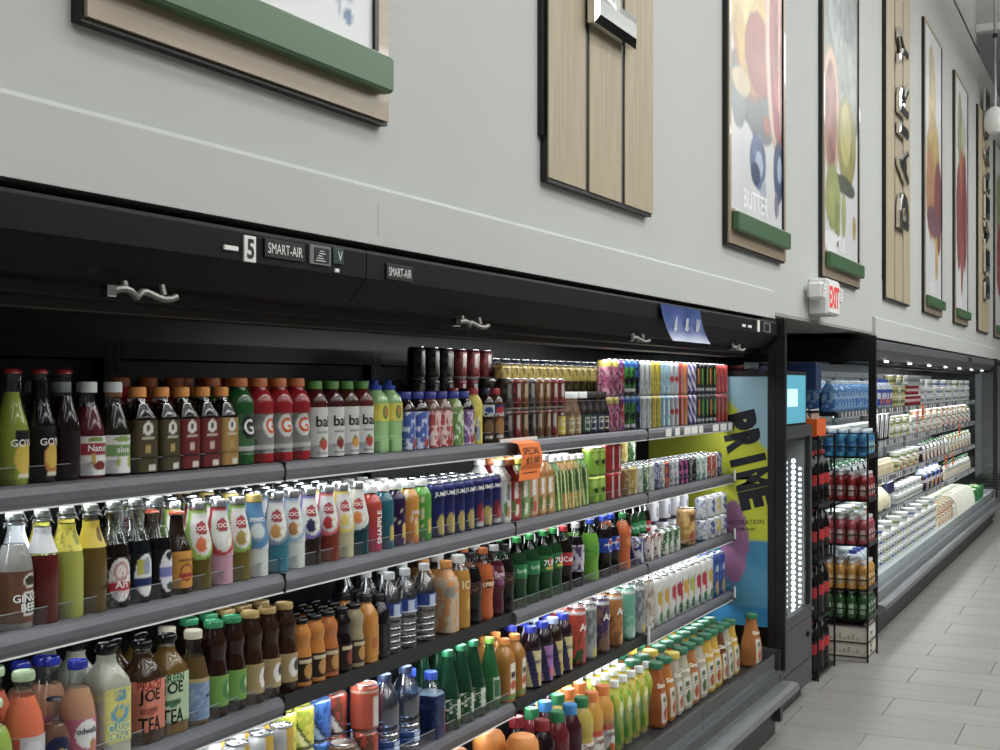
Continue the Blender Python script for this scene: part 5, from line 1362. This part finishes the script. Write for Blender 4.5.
# second shelf
run([('ginger_beer', 1.683, 1), ('red_swing', 1.741, 1), ('lime_swing', 1.802, 1), ('passion_swing', 1.866, 1), ('guava_swing', 1.922, 1), ('navy_swing', 1.983, 1), ('berry_swing', 2.041, 1), ('amber_ale', 2.111, 1),
     ('coco_mango', 2.180, 3), ('coco_pink', 2.250, 3), ('coco_pine', 2.306, 3), ('coco_original', 2.378, 3), ('coco_teal', 2.457, 3), ('coco_white', 2.508, 3), ('coco_purple', 2.590, 3), ('coco_red', 2.666, 3), ('coco_cream', 2.733, 3), ('coco_deep', 2.803, 3),
     ('sleeve_red', 2.860, 3), ('sleeve_teal', 2.929, 3), ('sleeve_plum', 2.991, 3), ('sleeve_amber', 3.060, 3), ('sleeve_green', 3.131, 3),
     ('nectar_can', 3.205, 2), ('nectar_can', 3.270, 2), ('nectar_can', 3.325, 2), ('nectar_can', 3.381, 2), ('nectar_can_red', 3.438, 2), ('nectar_can', 3.491, 2), ('nectar_can_red', 3.538, 2),
     ('aloe_white', 3.593, 1), ('aloe_red', 3.663, 1), ('aloe_green', 3.736, 1), ('aloe_peach', 3.812, 1), ('aloe_amber', 3.882, 1), ('aloe_amber', 3.946, 1),
     ('tea_square_green', 4.028, 1), ('tea_square_gold', 4.088, 1), ('tea_square_gold', 4.148, 1), ('tea_square_olive', 4.211, 1), ('tea_square_green', 4.275, 1)], Z2, T2, gap=.001)
run([('limeade_can', 4.379), ('limeade_can', 4.437), ('red_can', 4.537), ('red_can', 4.610)], Z2, T2, layers=2)
run([('mix_brown', 4.706, 1), ('mix_gold', 4.783, 1), ('mix_white', 4.851, 1), ('mix_greenleaf', 4.920, 1), ('mix_white', 4.980, 1)], Z2, T2)
for yy, k in ((4.739, 'brown'), (4.828, 'white'), (4.909, 'gold'), (5.004, 'greenleaf')):
    put('mix_' + k, -1.875, yy + .04, Z2 + .113, T2, 'upper, behind')
    put('mix_' + k, -1.875, yy + .04, Z2, T2, 'lower, behind')
run([('mix_' + k, yy, 1) for yy, k in ((5.052, 'navy'), (5.114, 'grey'), (5.165, 'orange'), (5.229, 'grey'), (5.281, 'grey'), (5.348, 'magenta'), (5.417, 'magenta'), (5.486, 'black'), (5.558, 'black'), (5.631, 'mint'), (5.706, 'mint'), (5.782, 'coral'), (5.860, 'coral'), (5.940, 'navy'))], Z2, T2, gap=.001)

# third shelf
run([('green_juice', 1.634, 0), ('peach_juice', 1.694, 1), ('small_choc', 1.765, 0)], Z3, T3)
run([('tan_shake', 1.837, 1), ('clear_lemonade', 1.916, 2), ('joe_peach', 2.015, 1), ('joe_green', 2.089, 1), ('kombucha_blue', 2.168, 1), ('tea_green', 2.230, 1), ('tea_green', 2.285, 1), ('tea_gold', 2.356, 2), ('tea_gold', 2.411, 2), ('tea_gold', 2.465, 2),
     ('nectar_orange', 2.528, 1), ('nectar_orange', 2.602, 2), ('nectar_papaya', 2.662, 2), ('nectar_black', 2.724, 2), ('nectar_cream', 2.784, 2), ('orange_carafe', 2.841, 1), ('black_tea', 2.894, 1),
     ('water', 2.955, 2), ('water', 3.049, 2), ('water', 3.154, 2), ('wrapped_juice', 3.282, 1), ('ice_juice', 3.362, 2), ('black_soda', 3.438, 1), ('orange_soda', 3.518, 1), ('grape_soda', 3.593, 1), ('black_soda', 3.663, 1),
     ('sprite', 3.759, 2), ('sprite', 3.858, 2), ('seven', 3.962, 1), ('seven', 4.045, 1), ('coke', 4.131, 1), ('diet_cola', 4.238, 1), ('lime_dew', 4.379, 1), ('pepsi', 4.507, 1), ('pepsi', 4.589, 1), ('fanta', 4.706, 1)], Z3, T3, gap=.001)
for yy in (1.743, 1.797):
    put('tan_shake', -1.86, yy + .035, Z3, T3, 'behind the small chocolate drink')
run([('soda_blue', 4.862), ('soda_coke', 4.980), ('soda_coke', 5.064), ('soda_ale', 5.165), ('soda_ale', 5.242), ('soda_ale', 5.321), ('gold_can', 5.529)], Z3, T3)
run([('seltzer_white', 5.721), ('seltzer_blue', 5.829), ('seltzer_lemon', 5.924), ('seltzer_blue', 6.022)], Z3, T3, layers=2)
for i, (yy, k) in enumerate(((4.862, 'sprite'), (4.909, 'coke'), (5.004, 'sprite'), (5.089, 'sprite'), (5.152, 'coke'))):
    put(k, -1.885, yy + .10, Z3, T3, 'behind the soda cans')
for i, yy in enumerate((5.255, 5.417, 5.558, 5.676)):
    put('box_white', -1.90, yy + .12, Z3 + .0, T3, 'behind gold can')
    put('box_white', -1.90, yy + .12, Z3 + .116, T3, 'upper, behind gold can')

# fourth shelf
run([('tonic_can', 2.313, 1), ('tonic_can', 2.400, 1), ('tonic_can', 2.476, 1)], Z4, T4)
run([('swirl_yellow', 2.569, 1), ('swirl_yellow', 2.632, 1), ('swirl_blue', 2.688, 1), ('swirl_brown', 2.751, 1)], Z4, T4, front=-1.80, layers=2)
put('coffee_brown', -1.778, 2.742, Z4, T4, 'front edge')
run([('swirl_brown', 2.850), ], Z4, T4)
put('cream_soda', -1.78, 2.850, Z4 + .105, T4, 'standing on the brown can')
run([('blue_water', 2.955, 1), ('blue_water', 3.065, 1), ('fiji', 3.194, 1), ('green_mineral', 3.300, 1), ('green_mineral', 3.387, 1), ('green_mineral', 3.458, 1), ('lime_mineral', 3.565, 1), ('honey_tea', 3.663, 1), ('honey_tea', 3.744, 1),
     ('tea_cream', 3.866, 1), ('tea_lilac', 3.962, 1), ('tea_straw', 4.045, 1), ('tea_cream', 4.131, 1), ('ari_red', 4.256, 2), ('ari_grey', 4.359, 2), ('ari_purple', 4.487, 2), ('ari_orange', 4.620, 2), ('ari_mint', 4.761, 2), ('ari_grey', 4.874, 2), ('ari_brown', 4.980, 2),
     ('white_pineapple', 5.089, 2), ('white_mango', 5.177, 2), ('white_strawberry', 5.268, 2), ('white_cherry', 5.362, 2), ('white_mango', 5.444, 2), ('white_kiwi', 5.529, 2), ('white_cherry', 5.616, 2), ('white_strawberry', 5.706, 2), ('white_pineapple', 5.798, 2), ('blue_juice_can', 5.892, 1), ('blue_juice_can', 5.989, 1)], Z4, T4, gap=.001)

# bottom deck
run([('gallon', 3.315, 1), ('gallon', 3.543, 1)], DECK_Z, T5, front=-1.60)
run([('trop_dark', 3.735, 1), ('trop_cranberry', 3.853, 1), ('trop_grape', 3.960, 1), ('trop_apple', 4.064, 1), ('trop_orange', 4.153, 1), ('trop_orange', 4.256, 1)], DECK_Z, T5, front=-1.635)
for yy, k in ((4.027, 'grape'), (4.076, 'apple'), (4.178, 'grape'), (4.274, 'orange'), (4.347, 'apple')):
    put('trop_' + k, -1.86, yy + .0, DECK_Z, T5, 'back row')
run([('lemon_juice', 4.395, 2), ('lemon_juice', 4.486, 2), ('lemon_yellow', 4.570, 2), ('lemon_yellow', 4.657, 2), ('lemon_juice', 4.746, 2)], DECK_Z, T5, front=-1.655)
run([('carafe_' + k, yy, 2) for yy, k in ((4.759, 'orangebrown'), (4.866, 'orange'), (4.964, 'goldlid'), (5.066, 'white'), (5.171, 'tan'), (5.280, 'white'), (5.393, 'yellow'), (5.495, 'yellow'), (5.586, 'brown'), (5.679, 'white'), (5.775, 'yellow'))], DECK_Z, T5, front=-1.615, gap=.001)
put('carafe_tan', -1.61, 5.97, DECK_Z, T5, 'alone by the glass end')
set_out()
# a can fallen over against the front glass
t = thing('drink_can', 'yellow green can lying on its side against the front glass of drinks case', 'can', (-1.60, 4.10, DECK_Z + .036), 0)
t.rotation_euler = (radians(90), 0, radians(20))
for pn, me, subs in proto('lying_can'):
    p = link(pn, me, t)
    for sn, sm in subs:
        link(sn, sm, p)
# clear divider tray in front of the lemon juice
t = thing('divider_tray', 'low clear ribbed divider standing before the lemon juice bottles', 'divider', (-1.64, 4.348, DECK_Z))
part('front_sheet', MB().box(0, .002, -.16, .30, 0, .15), t, M_SHEET)
for k in range(6):
    part('divider_rib', MB().box(-.003, .004, -.16 + k * .09, -.155 + k * .09, 0, .15), t, M_SHEET)

# ------------------------------------------------------------------ wire rack of juice bottles in the gap
for nm, bc, cp, dsc in (('red', '#8a1a1f', '#c8c4c4', 'small red juice bottle'), ('pink', '#a0404a', '#d0cccc', 'small pink juice bottle'), ('gold', '#c08a2c', '#d0cccc', 'small amber juice bottle'), ('green', '#2f5a2c', '#b8ccb0', 'small green juice bottle'), ('blue', '#2f86b4', '#d4dce0', 'small blue drink bottle')):
    D('rack_' + nm, 'sport', .0325, .165, 'juice_bottle', dsc, bc, cp, [B(bc), ('rect', -20, .5, 30, .4, '#b8a8a4' if nm in ('red', 'pink') else '#c8b890' if nm == 'gold' else '#9ab8a0' if nm == 'green' else '#1f5a94'), ('rect', 60, .5, 24, .4, '#c8b0ac' if nm in ('red', 'pink') else '#d0c090' if nm == 'gold' else '#a8c0a8')], clear=None)
D('cola_two', 'pet', .052, .30, 'cola_bottle', 'large cola bottle with red label', '#120a0a', '#a01a20', [B('#b02026'), ('rect', -50, .5, 24, .2, '#e0d8d4')], (.36, .56), fill=.9)
D('orange_crate_bottle', 'longneck', .022, .15, 'soda_bottle', 'dark striped soda bottle', '#3a2420', '#d8d4d0', [B('#d0c0b0'), ('diag', 2, .8, .5, '#8a4a2c')], (.5, .85))
ITEMS.clear()
rk = thing('wire_rack', 'black wire rack holding tiers of coloured juice bottles beside far case', 'rack', (0, 0, 0))
rx0, rx1, ry0, ry1 = -1.705, -1.425, 7.89, 8.20
tiers = [(1.225, 'blue'), (.965, 'red'), (.700, 'pink'), (.433, 'gold'), (.258, 'green')]
for x in (rx0, rx1):
    for y in (ry0, ry1):
        part('upright', MB().tube([(x, y, 0), (x, y, 1.36)], .006, 8), rk, M_WIRE)
tb = MB()
for z in (1.36, .03, .115, .215):
    tb = MB().tube([(rx0, ry0, z), (rx1, ry0, z), (rx1, ry1, z), (rx0, ry1, z)], .0045, 6, closed=True)
    part('wire_frame', tb, rk, M_WIRE)
for z, k in tiers:
    tr = part('tier', MB().box(rx0 + .004, rx1 - .004, ry0 + .004, ry1 - .004, z - .012, z - .004), rk, M_WIRE)
    part('tier_rim', MB().tube([(rx0, ry0, z + .055), (rx1, ry0, z + .055), (rx1, ry1, z + .055), (rx0, ry1, z + .055)], .0042, 6, closed=True), tr, M_WIRE)
    part('tier_lip', MB().box(rx1 + .001, rx1 + .008, ry0, ry1, z - .014, z + .016), tr, M_BLACK)
    for a in range(4):
        for b in range(4):
            put('rack_' + k, rx0 + .040 + a * .0675, ry0 + .045 + b * .072, z - .004, 'on the wire rack', ('front row', 'second row', 'third row', 'back row')[b], rz=radians(-60))
bx = thing('cardboard_box', 'white printed cardboard box standing inside the foot of wire rack', 'box', (0, 0, 0))
part('carton', MB().box(rx0 + .008, rx1 - .008, ry0 + .008, ry1 - .008, .0, .205, bev=.003), bx, mat('white_carton', '#c3bfb6', rough=.8, vary=.06))
for q, pts in enumerate((((rx0 + .01, ry0 + .01), (rx1 - .01, ry0 + .01), (rx0 + .13, ry0 + .14)), ((rx1 - .01, ry0 + .01), (rx1 - .01, ry1 - .01), (rx0 + .18, ry0 + .15)))):
    part('flap', MB().prism(list(pts), 'z', .206 + .004 * q, .210 + .004 * q), bx, mat('carton_edge', '#aaa69c', rough=.8))
l = MB()
text_flat(l, 'ICI', (rx1 - .0068, ry0 + .16, .10), (0, 0, 1), (0, -1, 0), .075, '#6a4a3c', width=.13, bold=.04)
for q in range(16):
    xx = rx0 + .03 + (q % 8) * .026
    l.box(xx, xx + .016, ry0 + .0062, ry0 + .0072, .05 + .08 * (q // 8), .062 + .08 * (q // 8) + .012 * (q % 3), '#a89a84')
part('print', l, bx, M_PRINT)

# cola rack beside it, deeper in the gap
cr = thing('cola_rack', 'dark floor rack of large cola bottles behind the slim cooler', 'rack', (0, 0, 0))
qx0, qx1, qy0, qy1 = -2.01, -1.585, 7.28, 7.72
for x in (qx0, qx1):
    for y in (qy0, qy1):
        part('upright', MB().box(x - .005, x + .005, y - .005, y + .005, 0, 1.37), cr, M_BLACK)
for z in (.03, .345, .66, .975, 1.36):
    part('tier', MB().box(qx0, qx1, qy0, qy1, z - .015, z), cr, M_BLACK)
    if z < 1.3:
        for a in range(3):
            for b in range(3):
                put('cola_two', qx1 - .062 - a * .125, qy0 + .065 + b * .14, z + .001, {.03: 'lowest tier of cola rack', .345: 'second tier of cola rack', .66: 'third tier of cola rack', .975: 'top tier of cola rack'}[z], ('front row', 'middle row', 'back row')[b], rz=radians(-70))
oc = thing('orange_crate', 'orange divided crate of soda bottles on top of cola rack', 'crate', (0, 0, 0))
M_OR = mat('orange_board', '#c8581e', rough=.55)
part('front_panel', MB().box(-1.86, -1.60, 7.32, 7.325, 1.361, 1.46), oc, M_OR)
part('back_panel', MB().box(-1.86, -1.60, 7.55, 7.555, 1.361, 1.46), oc, M_OR)
part('side_panel', MB().box(-1.605, -1.60, 7.325, 7.55, 1.361, 1.46), oc, M_OR)
part('side_panel', MB().box(-1.86, -1.855, 7.325, 7.55, 1.361, 1.46), oc, M_OR)
part('emblem', MB().lathe([(.03, 0), (.03, .002)], 16, '#2a2a4a').box(-.001, .001, -.001, .001, 0, .001), oc, M_PRINT).matrix_local = __import__('mathutils').Matrix.Translation((-1.73, 7.3195, 1.42)) @ __import__('mathutils').Matrix.Rotation(radians(90), 4, 'X') @ __import__('mathutils').Matrix.Diagonal((1.2, .6, 1, 1))
for a in range(4):
    for b in range(3):
        put('orange_crate_bottle', -1.825 + a * .062, 7.36 + b * .07, 1.362, 'in the orange crate', ('front row', 'middle row', 'back row')[b])
for k, (x0, x1, z0, z1, c, dsc) in enumerate(((-2.02, -1.87, 1.361, 1.62, '#15233f', 'dark navy carton beside the orange crate'), (-2.0, -1.66, 1.621, 1.78, '#1b2f57', 'dark blue carton lying over the orange crate bottles'))):
    c_ = thing('drink_carton', dsc, 'carton', (0, 0, 0))
    part('carton', MB().box(x0, x1, 7.58 if k else 7.34, 7.72, z0, z1, bev=.004), c_, mat('carton_blue%d' % k, c, rough=.5))
    part('tape_band', MB().box(x0 - .001, x1 + .001, 7.64, 7.67, z0, z1 + .001), c_, M_DARK)
set_out()
ITEMS.clear()

# ------------------------------------------------------------------ the dairy case farther along
M_VAL2 = mat('valance_grey', '#56585a', rough=.45)
M_LINER2 = mat('white_liner', '#b9bfc2', rough=.5)
M_BUMP2 = mat('bumper_light', '#7a7d80', rough=.45, vary=.05)
far = case_shell('refrigerated_dairy_case', 'farther open refrigerated case stocked with white dairy tubs and milk', 8.50, 16.6,
                 [9.72, 10.94, 12.16, 13.38, 14.6], [(8.50, 1), (16.6, 1)], (M_VAL2, M_BUMP2, M_STEEL), [12.5], liner=M_LINER2, deck_mat=M_LINER2)
M_RAIL2 = mat('rail_grey', '#4c5054', rough=.45)
fsec = [(8.53, 11.2), (11.2, 13.9), (13.9, 16.57)]
for i, z in enumerate(SH_Z):
    for a, b in fsec:
        tg = [(a + .1 + .115 * q + random.uniform(0, .03), .038) for q in range(22) if random.random() < .75]
        s = shelf(far, a, b, z, True, 0, (), True, M_RAIL2)
        tm = MB()
        for ty, tw in tg:
            tm.box(LIPX + .0095, LIPX + .0105, ty, ty + tw, z - .036, z - .004)
        part('price_tags', tm, s, M_PAPER)['kind'] = 'stuff'
        area_light('shelf_lamp', (LIPX - .045, (a + b) / 2, z - .040), (0, radians(24), 0), .025, b - a - .06, 11.5 * LED_K, (0.95, 0.98, 1.0))
area_light('under_canopy_light', (-1.80, 12.55, 1.775), (0, radians(20), 0), .04, 7.9, 33.0 * LED_K, (0.95, 0.98, 1.0))
for k in range(7):
    part('canopy_bulb', MB().box(-1.57, -1.545, 9.3 + k * 1.05, 9.36 + k * 1.05, 1.806, 1.82, bev=.003), far, M_LED)
badge_f = part('maker_badge', MB().box(-1.513, -1.508, 13.9, 14.15, 1.895, 1.93), far, M_BLACK)

# its stock
D('tub_white', 'tub', .055, .075, 'dairy_tub', 'white dairy tub', '#d6d8d6', '#e8eae8', [B('#d6d8d6'), ('rect', 20, .5, 40, .3, '#8a9a9a'), ('rect', -60, .5, 30, .3, '#a8b0a8')])
D('tub_blue', 'tub', .055, .075, 'dairy_tub', 'white tub with blue band', '#d6d8d6', '#e4e6e8', [B('#d0d4d8'), ('band', .3, .7, '#4a6aa8')])
D('tub_green', 'tub', .055, .075, 'dairy_tub', 'white tub with green band', '#d6d8d6', '#dfe4dc', [B('#d0d4cc'), ('band', .3, .7, '#7a8a4a')])
D('tub_red', 'tub', .05, .09, 'dairy_tub', 'red dairy tub', '#8a1c2a', '#d8d4d4', [B('#a02434'), ('rect', 10, .5, 40, .2, '#d8c0c0')])
D('tub_yellow', 'tub', .05, .085, 'dairy_tub', 'pale yellow dairy tub', '#c9c27a', '#dfe0c8', [B('#c8c07a'), ('rect', 10, .5, 40, .25, '#6a7a3a')])
D('tub_big', 'tub', .085, .15, 'dairy_pail', 'big white pail with lid', '#c9ccca', '#e0e2e0', [B('#c9ccca'), ('rect', 10, .5, 50, .2, '#a8b0b0')])
D('jug_blue', 'milk', .055, .22, 'milk_bottle', 'blue labelled drink bottle', '#c9d4e0', '#2a4aa8', [B('#2f4fb0'), ('ell', 0, .25, 40, .2, '#d0703a'), ('ell', -50, .6, 34, .2, '#d8dce8'), ('ell', 50, .5, 30, .2, '#c9a03a')])
D('water_blue', 'milk', .048, .205, 'water_bottle', 'blue water bottle', '#6fa6e0', '#e0e8f0', [B('#3f7fd0'), ('blot', 4, .55, '#b0d0f0')])
D('pouch', 'dome', .05, .12, 'cheese_pack', 'cream and tan cheese pack', '#c9b890', '#d8d0b8', [B('#c8b088'), ('blot', 4, .5, '#e0d8c0')], cat='pack')
D('bottle_dark', 'pet', .03, .17, 'dressing_bottle', 'dark dressing bottle', '#2a1c28', '#d8d8d4', [B('#6a4a5a'), ('blot', 5, .5, '#d0c8c8')])
D('bottle_white', 'pet', .034, .18, 'milk_bottle', 'white dairy bottle', '#d0d2d0', '#3a7a4a', [B('#c8ccc8'), ('blot', 5, .5, '#5a7a6a')])
D('can_orange', 'tub', .05, .10, 'dairy_tub', 'orange labelled tub', '#c87a4a', '#e0dcd4', [B('#c87a4a'), ('blot', 4, .5, '#e0d0b8')])
F1, F2, F3, F4, F5 = 'dairy top shelf', 'dairy second shelf', 'dairy third shelf', 'dairy fourth shelf', 'dairy bottom deck'
rr = random.Random(3)


def stock(y0, y1, z, where, keys, layers, dep=1, front=-1.755, gap=.006):
    y = y0
    i = 0
    while True:
        k = keys[i % len(keys)] if not callable(keys) else keys(i)
        R = DES[k]['R'] * 1.04
        if y + 2 * R > y1:
            break
        ly = layers if isinstance(layers, int) else layers[i % len(layers)]
        real = 1 if k == 'tub_big' else ly
        for b in range(dep):
            for q in range(ly):
                rn = ('' if dep == 1 else ('front row', 'second row', 'third row')[b])
                if ly > 1:
                    rn = ('bottom', 'second', 'third', 'fourth', 'fifth')[q] + ' of its stack' + (', ' + rn if rn else '')
                if q >= real:
                    COUNT[0] += 1      # keeps the numbering
                    continue
                put(k, front - R - b * 2.08 * R, y + R, z + q * (DES[k]['H'] + .001), where, rn)
        y += 2 * R + gap
        i += 1


# seen through the glass end: blue water, pails, pale packs
stock(8.56, 10.2, Z1, F1, ['water_blue'], 1, 2)
stock(10.25, 10.9, Z1, F1, ['jug_blue'], 1)
stock(10.95, 11.6, Z1, F1, ['tub_yellow', 'tub_yellow', 'tub_white'], [3, 2, 3])
stock(11.65, 12.5, Z1, F1, ['tub_red'], [1, 2], 1)
stock(11.68, 12.5, Z1 + .183, F1, ['tub_white'], [1], 1)
stock(12.55, 16.4, Z1, F1, ['tub_white', 'tub_big', 'tub_blue', 'tub_white', 'tub_green'], [3, 1, 2, 3], 1)
stock(8.56, 9.2, Z2, F2, ['tub_big'], 1, 2)
stock(9.25, 10.1, Z2, F2, ['tub_white', 'tub_blue'], [2, 2], 1)
stock(10.8, 11.8, Z2, F2, ['tub_green', 'tub_yellow', 'tub_white'], [2, 2, 1], 1)
stock(11.85, 13.6, Z2, F2, ['bottle_white', 'tub_green', 'tub_white', 'can_orange'], [1, 2, 2, 2], 1)
stock(13.65, 16.4, Z2, F2, ['tub_green', 'bottle_white', 'can_orange', 'tub_red'], [2, 1, 2, 1], 1)
stock(8.56, 10.0, Z3, F3, ['bottle_white', 'bottle_white', 'bottle_dark'], 1, 2)
stock(10.05, 11.0, Z3, F3, ['pouch'], 1)
stock(11.05, 12.4, Z3, F3, ['tub_yellow', 'tub_green', 'can_orange'], [1, 2, 1], 1)
stock(12.45, 14.2, Z3, F3, ['bottle_dark', 'can_orange', 'bottle_white'], 1, 1)
stock(14.25, 16.4, Z3, F3, ['bottle_white', 'tub_yellow', 'can_orange'], [1, 2, 1], 1)
stock(8.6, 10.2, Z4, F4, ['can_orange', 'tub_green', 'tub_white'], [1, 2, 2], 1)
stock(11.1, 12.6, Z4, F4, ['tub_white', 'tub_green'], [2, 1], 1)
stock(12.65, 14.0, Z4, F4, ['bottle_dark', 'jug_blue', 'tub_yellow'], 1, 1)
stock(14.05, 16.4, Z4, F4, ['pouch', 'bottle_white'], 1, 1)
stock(8.7, 9.3, DECK_Z, F5, ['jug_blue'], 1, 1, front=-1.62)
stock(9.35, 12.4, DECK_Z, F5, ['tub_white', 'tub_blue', 'tub_white', 'tub_green'], [3, 4, 3], 1, front=-1.615, gap=.012)
stock(9.35, 12.4, DECK_Z, 'dairy deck inner row', ['tub_big'], [1, 1], 1, front=-1.74)
stock(12.5, 13.8, DECK_Z, F5, ['pouch', 'can_orange'], 2, 1, front=-1.62)
set_out()
# slanted wrapped packs leaning on the second shelf
for k in range(6):
    a = thing('wrapped_pack', 'long silver and black wrapped pack leaning back, %s of the six slanted' % ('nearest', 'second', 'third', 'fourth', 'fifth', 'last')[k], 'pack', (-1.80, 10.15 + k * .10, Z2 + .004), 0, 'slanted wrapped packs')
    a.rotation_euler = (radians(-22), 0, 0)
    part('wrapper', MB().box(-.10, .04, -.018, .018, 0, .21, bev=.006), a, M_DARK if k % 2 else M_STEEL)
    part('label_strip', MB().box(.0402, .041, -.010, .010, .02, .19), a, M_PAPER)
# cream bags, leeks, blue tray, green baskets, orange tags
M_CREAM = mat('cream_bag', '#cfc9ae', rough=.55, vary=.08)
for k, (y, z, s) in enumerate(((10.25, Z4, .92), (10.55, Z4, .85))):
    g = thing('plastic_bag', ('plump cream plastic bag on the dairy fourth shelf, nearer', 'plump cream plastic bag on the dairy fourth shelf, farther')[k], 'bag', (-1.83, y, z + .002))
    m_ = MB()
    prof = [(.02, 0), (.09, .02), (.115, .08), (.10, .15), (.05, .20), (.03, .22), (.06, .245)]
    m_.lathe([(r * s, zz * s) for r, zz in prof], 18, '#cfc9ae')
    m_.v = [(x * (1 + .12 * sin(7 * yv * 10 + zz * 30)), yv * (1 + .1 * sin(x * 60)), zz) for x, yv, zz in m_.v]
    part('bag', m_, g, M_CREAM)
    part('tie', MB().lathe([(.033 * s, .205 * s), (.033 * s, .222 * s)], 14, '#3a3a3a'), g, M_CAP)
tr = thing('blue_tray', 'dark blue plastic tray at the end of the dairy third shelf', 'tray', (-1.86, 10.75, Z4 + .12))
trm = MB().box(-.12, .10, -.16, .16, 0, .01).box(-.12, .10, -.16, -.15, .01, .09).box(-.12, .10, .15, .16, .01, .09).box(.09, .10, -.15, .15, .01, .09).box(-.12, -.11, -.15, .15, .01, .09)
part('shell', trm, tr, mat('navy_plastic', '#16204a', rough=.4))
part('stand', MB().box(-.08, .08, -.12, .12, -.12, 0), tr, M_PAPER)
for k in range(9):
    y = 13.35 + k * .17
    q = thing('leek', 'white leek stalk hanging over the front edge, %s in the bunch' % ORD[k], 'leek', (-1.60, y, DECK_Z + .03), 0, 'leeks over the deck front')
    part('stalk', MB().tube([(-.10, 0, .20), (-.02, .005, .19), (.03, .01, .14), (.045, .012, .06), (.045, .012, .0)], .017, 8, '#dcdcd0'), q, M_CAP)
    part('leaf', MB().tube([(-.24, -.02, .16), (-.17, -.01, .19), (-.10, 0, .20)], .022, 8, '#a8b89a'), q, M_CAP)
for k in range(2):
    y = 15.35 + .48 * k
    q = thing('green_basket', ('nearer', 'farther')[k] + ' green plastic basket on the dairy bottom deck', 'basket', (-1.66, y, DECK_Z + .002), 0, 'green baskets')
    M_GB = mat('green_plastic', '#1f7a3c', rough=.45)
    part('bottom', MB().box(-.12, .08, -.18, .18, 0, .012), q, M_GB)
    for nm, bxs in (('side', (.07, .08, -.18, .18)), ('side', (-.12, -.11, -.18, .18)), ('side', (-.11, .07, -.18, -.17)), ('side', (-.11, .07, .17, .18))):
        part('side', MB().box(*bxs, .012, .14), q, M_GB)
    part('rim', MB().tube([(-.12, -.18, .142), (.08, -.18, .142), (.08, .18, .142), (-.12, .18, .142)], .008, 6, closed=True), q, M_GB)
    g2 = MB()
    for j in range(10):
        a, b = rr.uniform(-.08, .04), rr.uniform(-.14, .14)
        g2.lathe([(.005, .07), (.04, .10), (.045, .13), (.02, .155), (.004, .16)], 8, ('#7a9a5a', '#a8b890', '#c8ccb8')[j % 3], c=(a, b))
    part('greens', g2, q, M_CAP)['kind'] = 'stuff'
for k, (y, z) in enumerate(((12.15, Z1), (13.75, Z3), (14.3, Z3), (14.9, Z2))):
    q = thing('sale_tag', 'orange price tag on the dairy %s rail, %s' % ({Z1: 'top shelf', Z3: 'third shelf', Z2: 'second shelf'}[z], ('nearest of the four', 'nearer of two', 'farther of two', 'farthest up')[k]), 'price card', (-1.722, y, z - .0))
    part('card', MB().box(0, .002, 0, .13, -.13, .0), q, MATS['orange_card'])
    part('print', MB().box(.0022, .0028, .02, .11, -.05, -.035).box(.0022, .0028, .02, .11, -.09, -.065), q, M_INK)
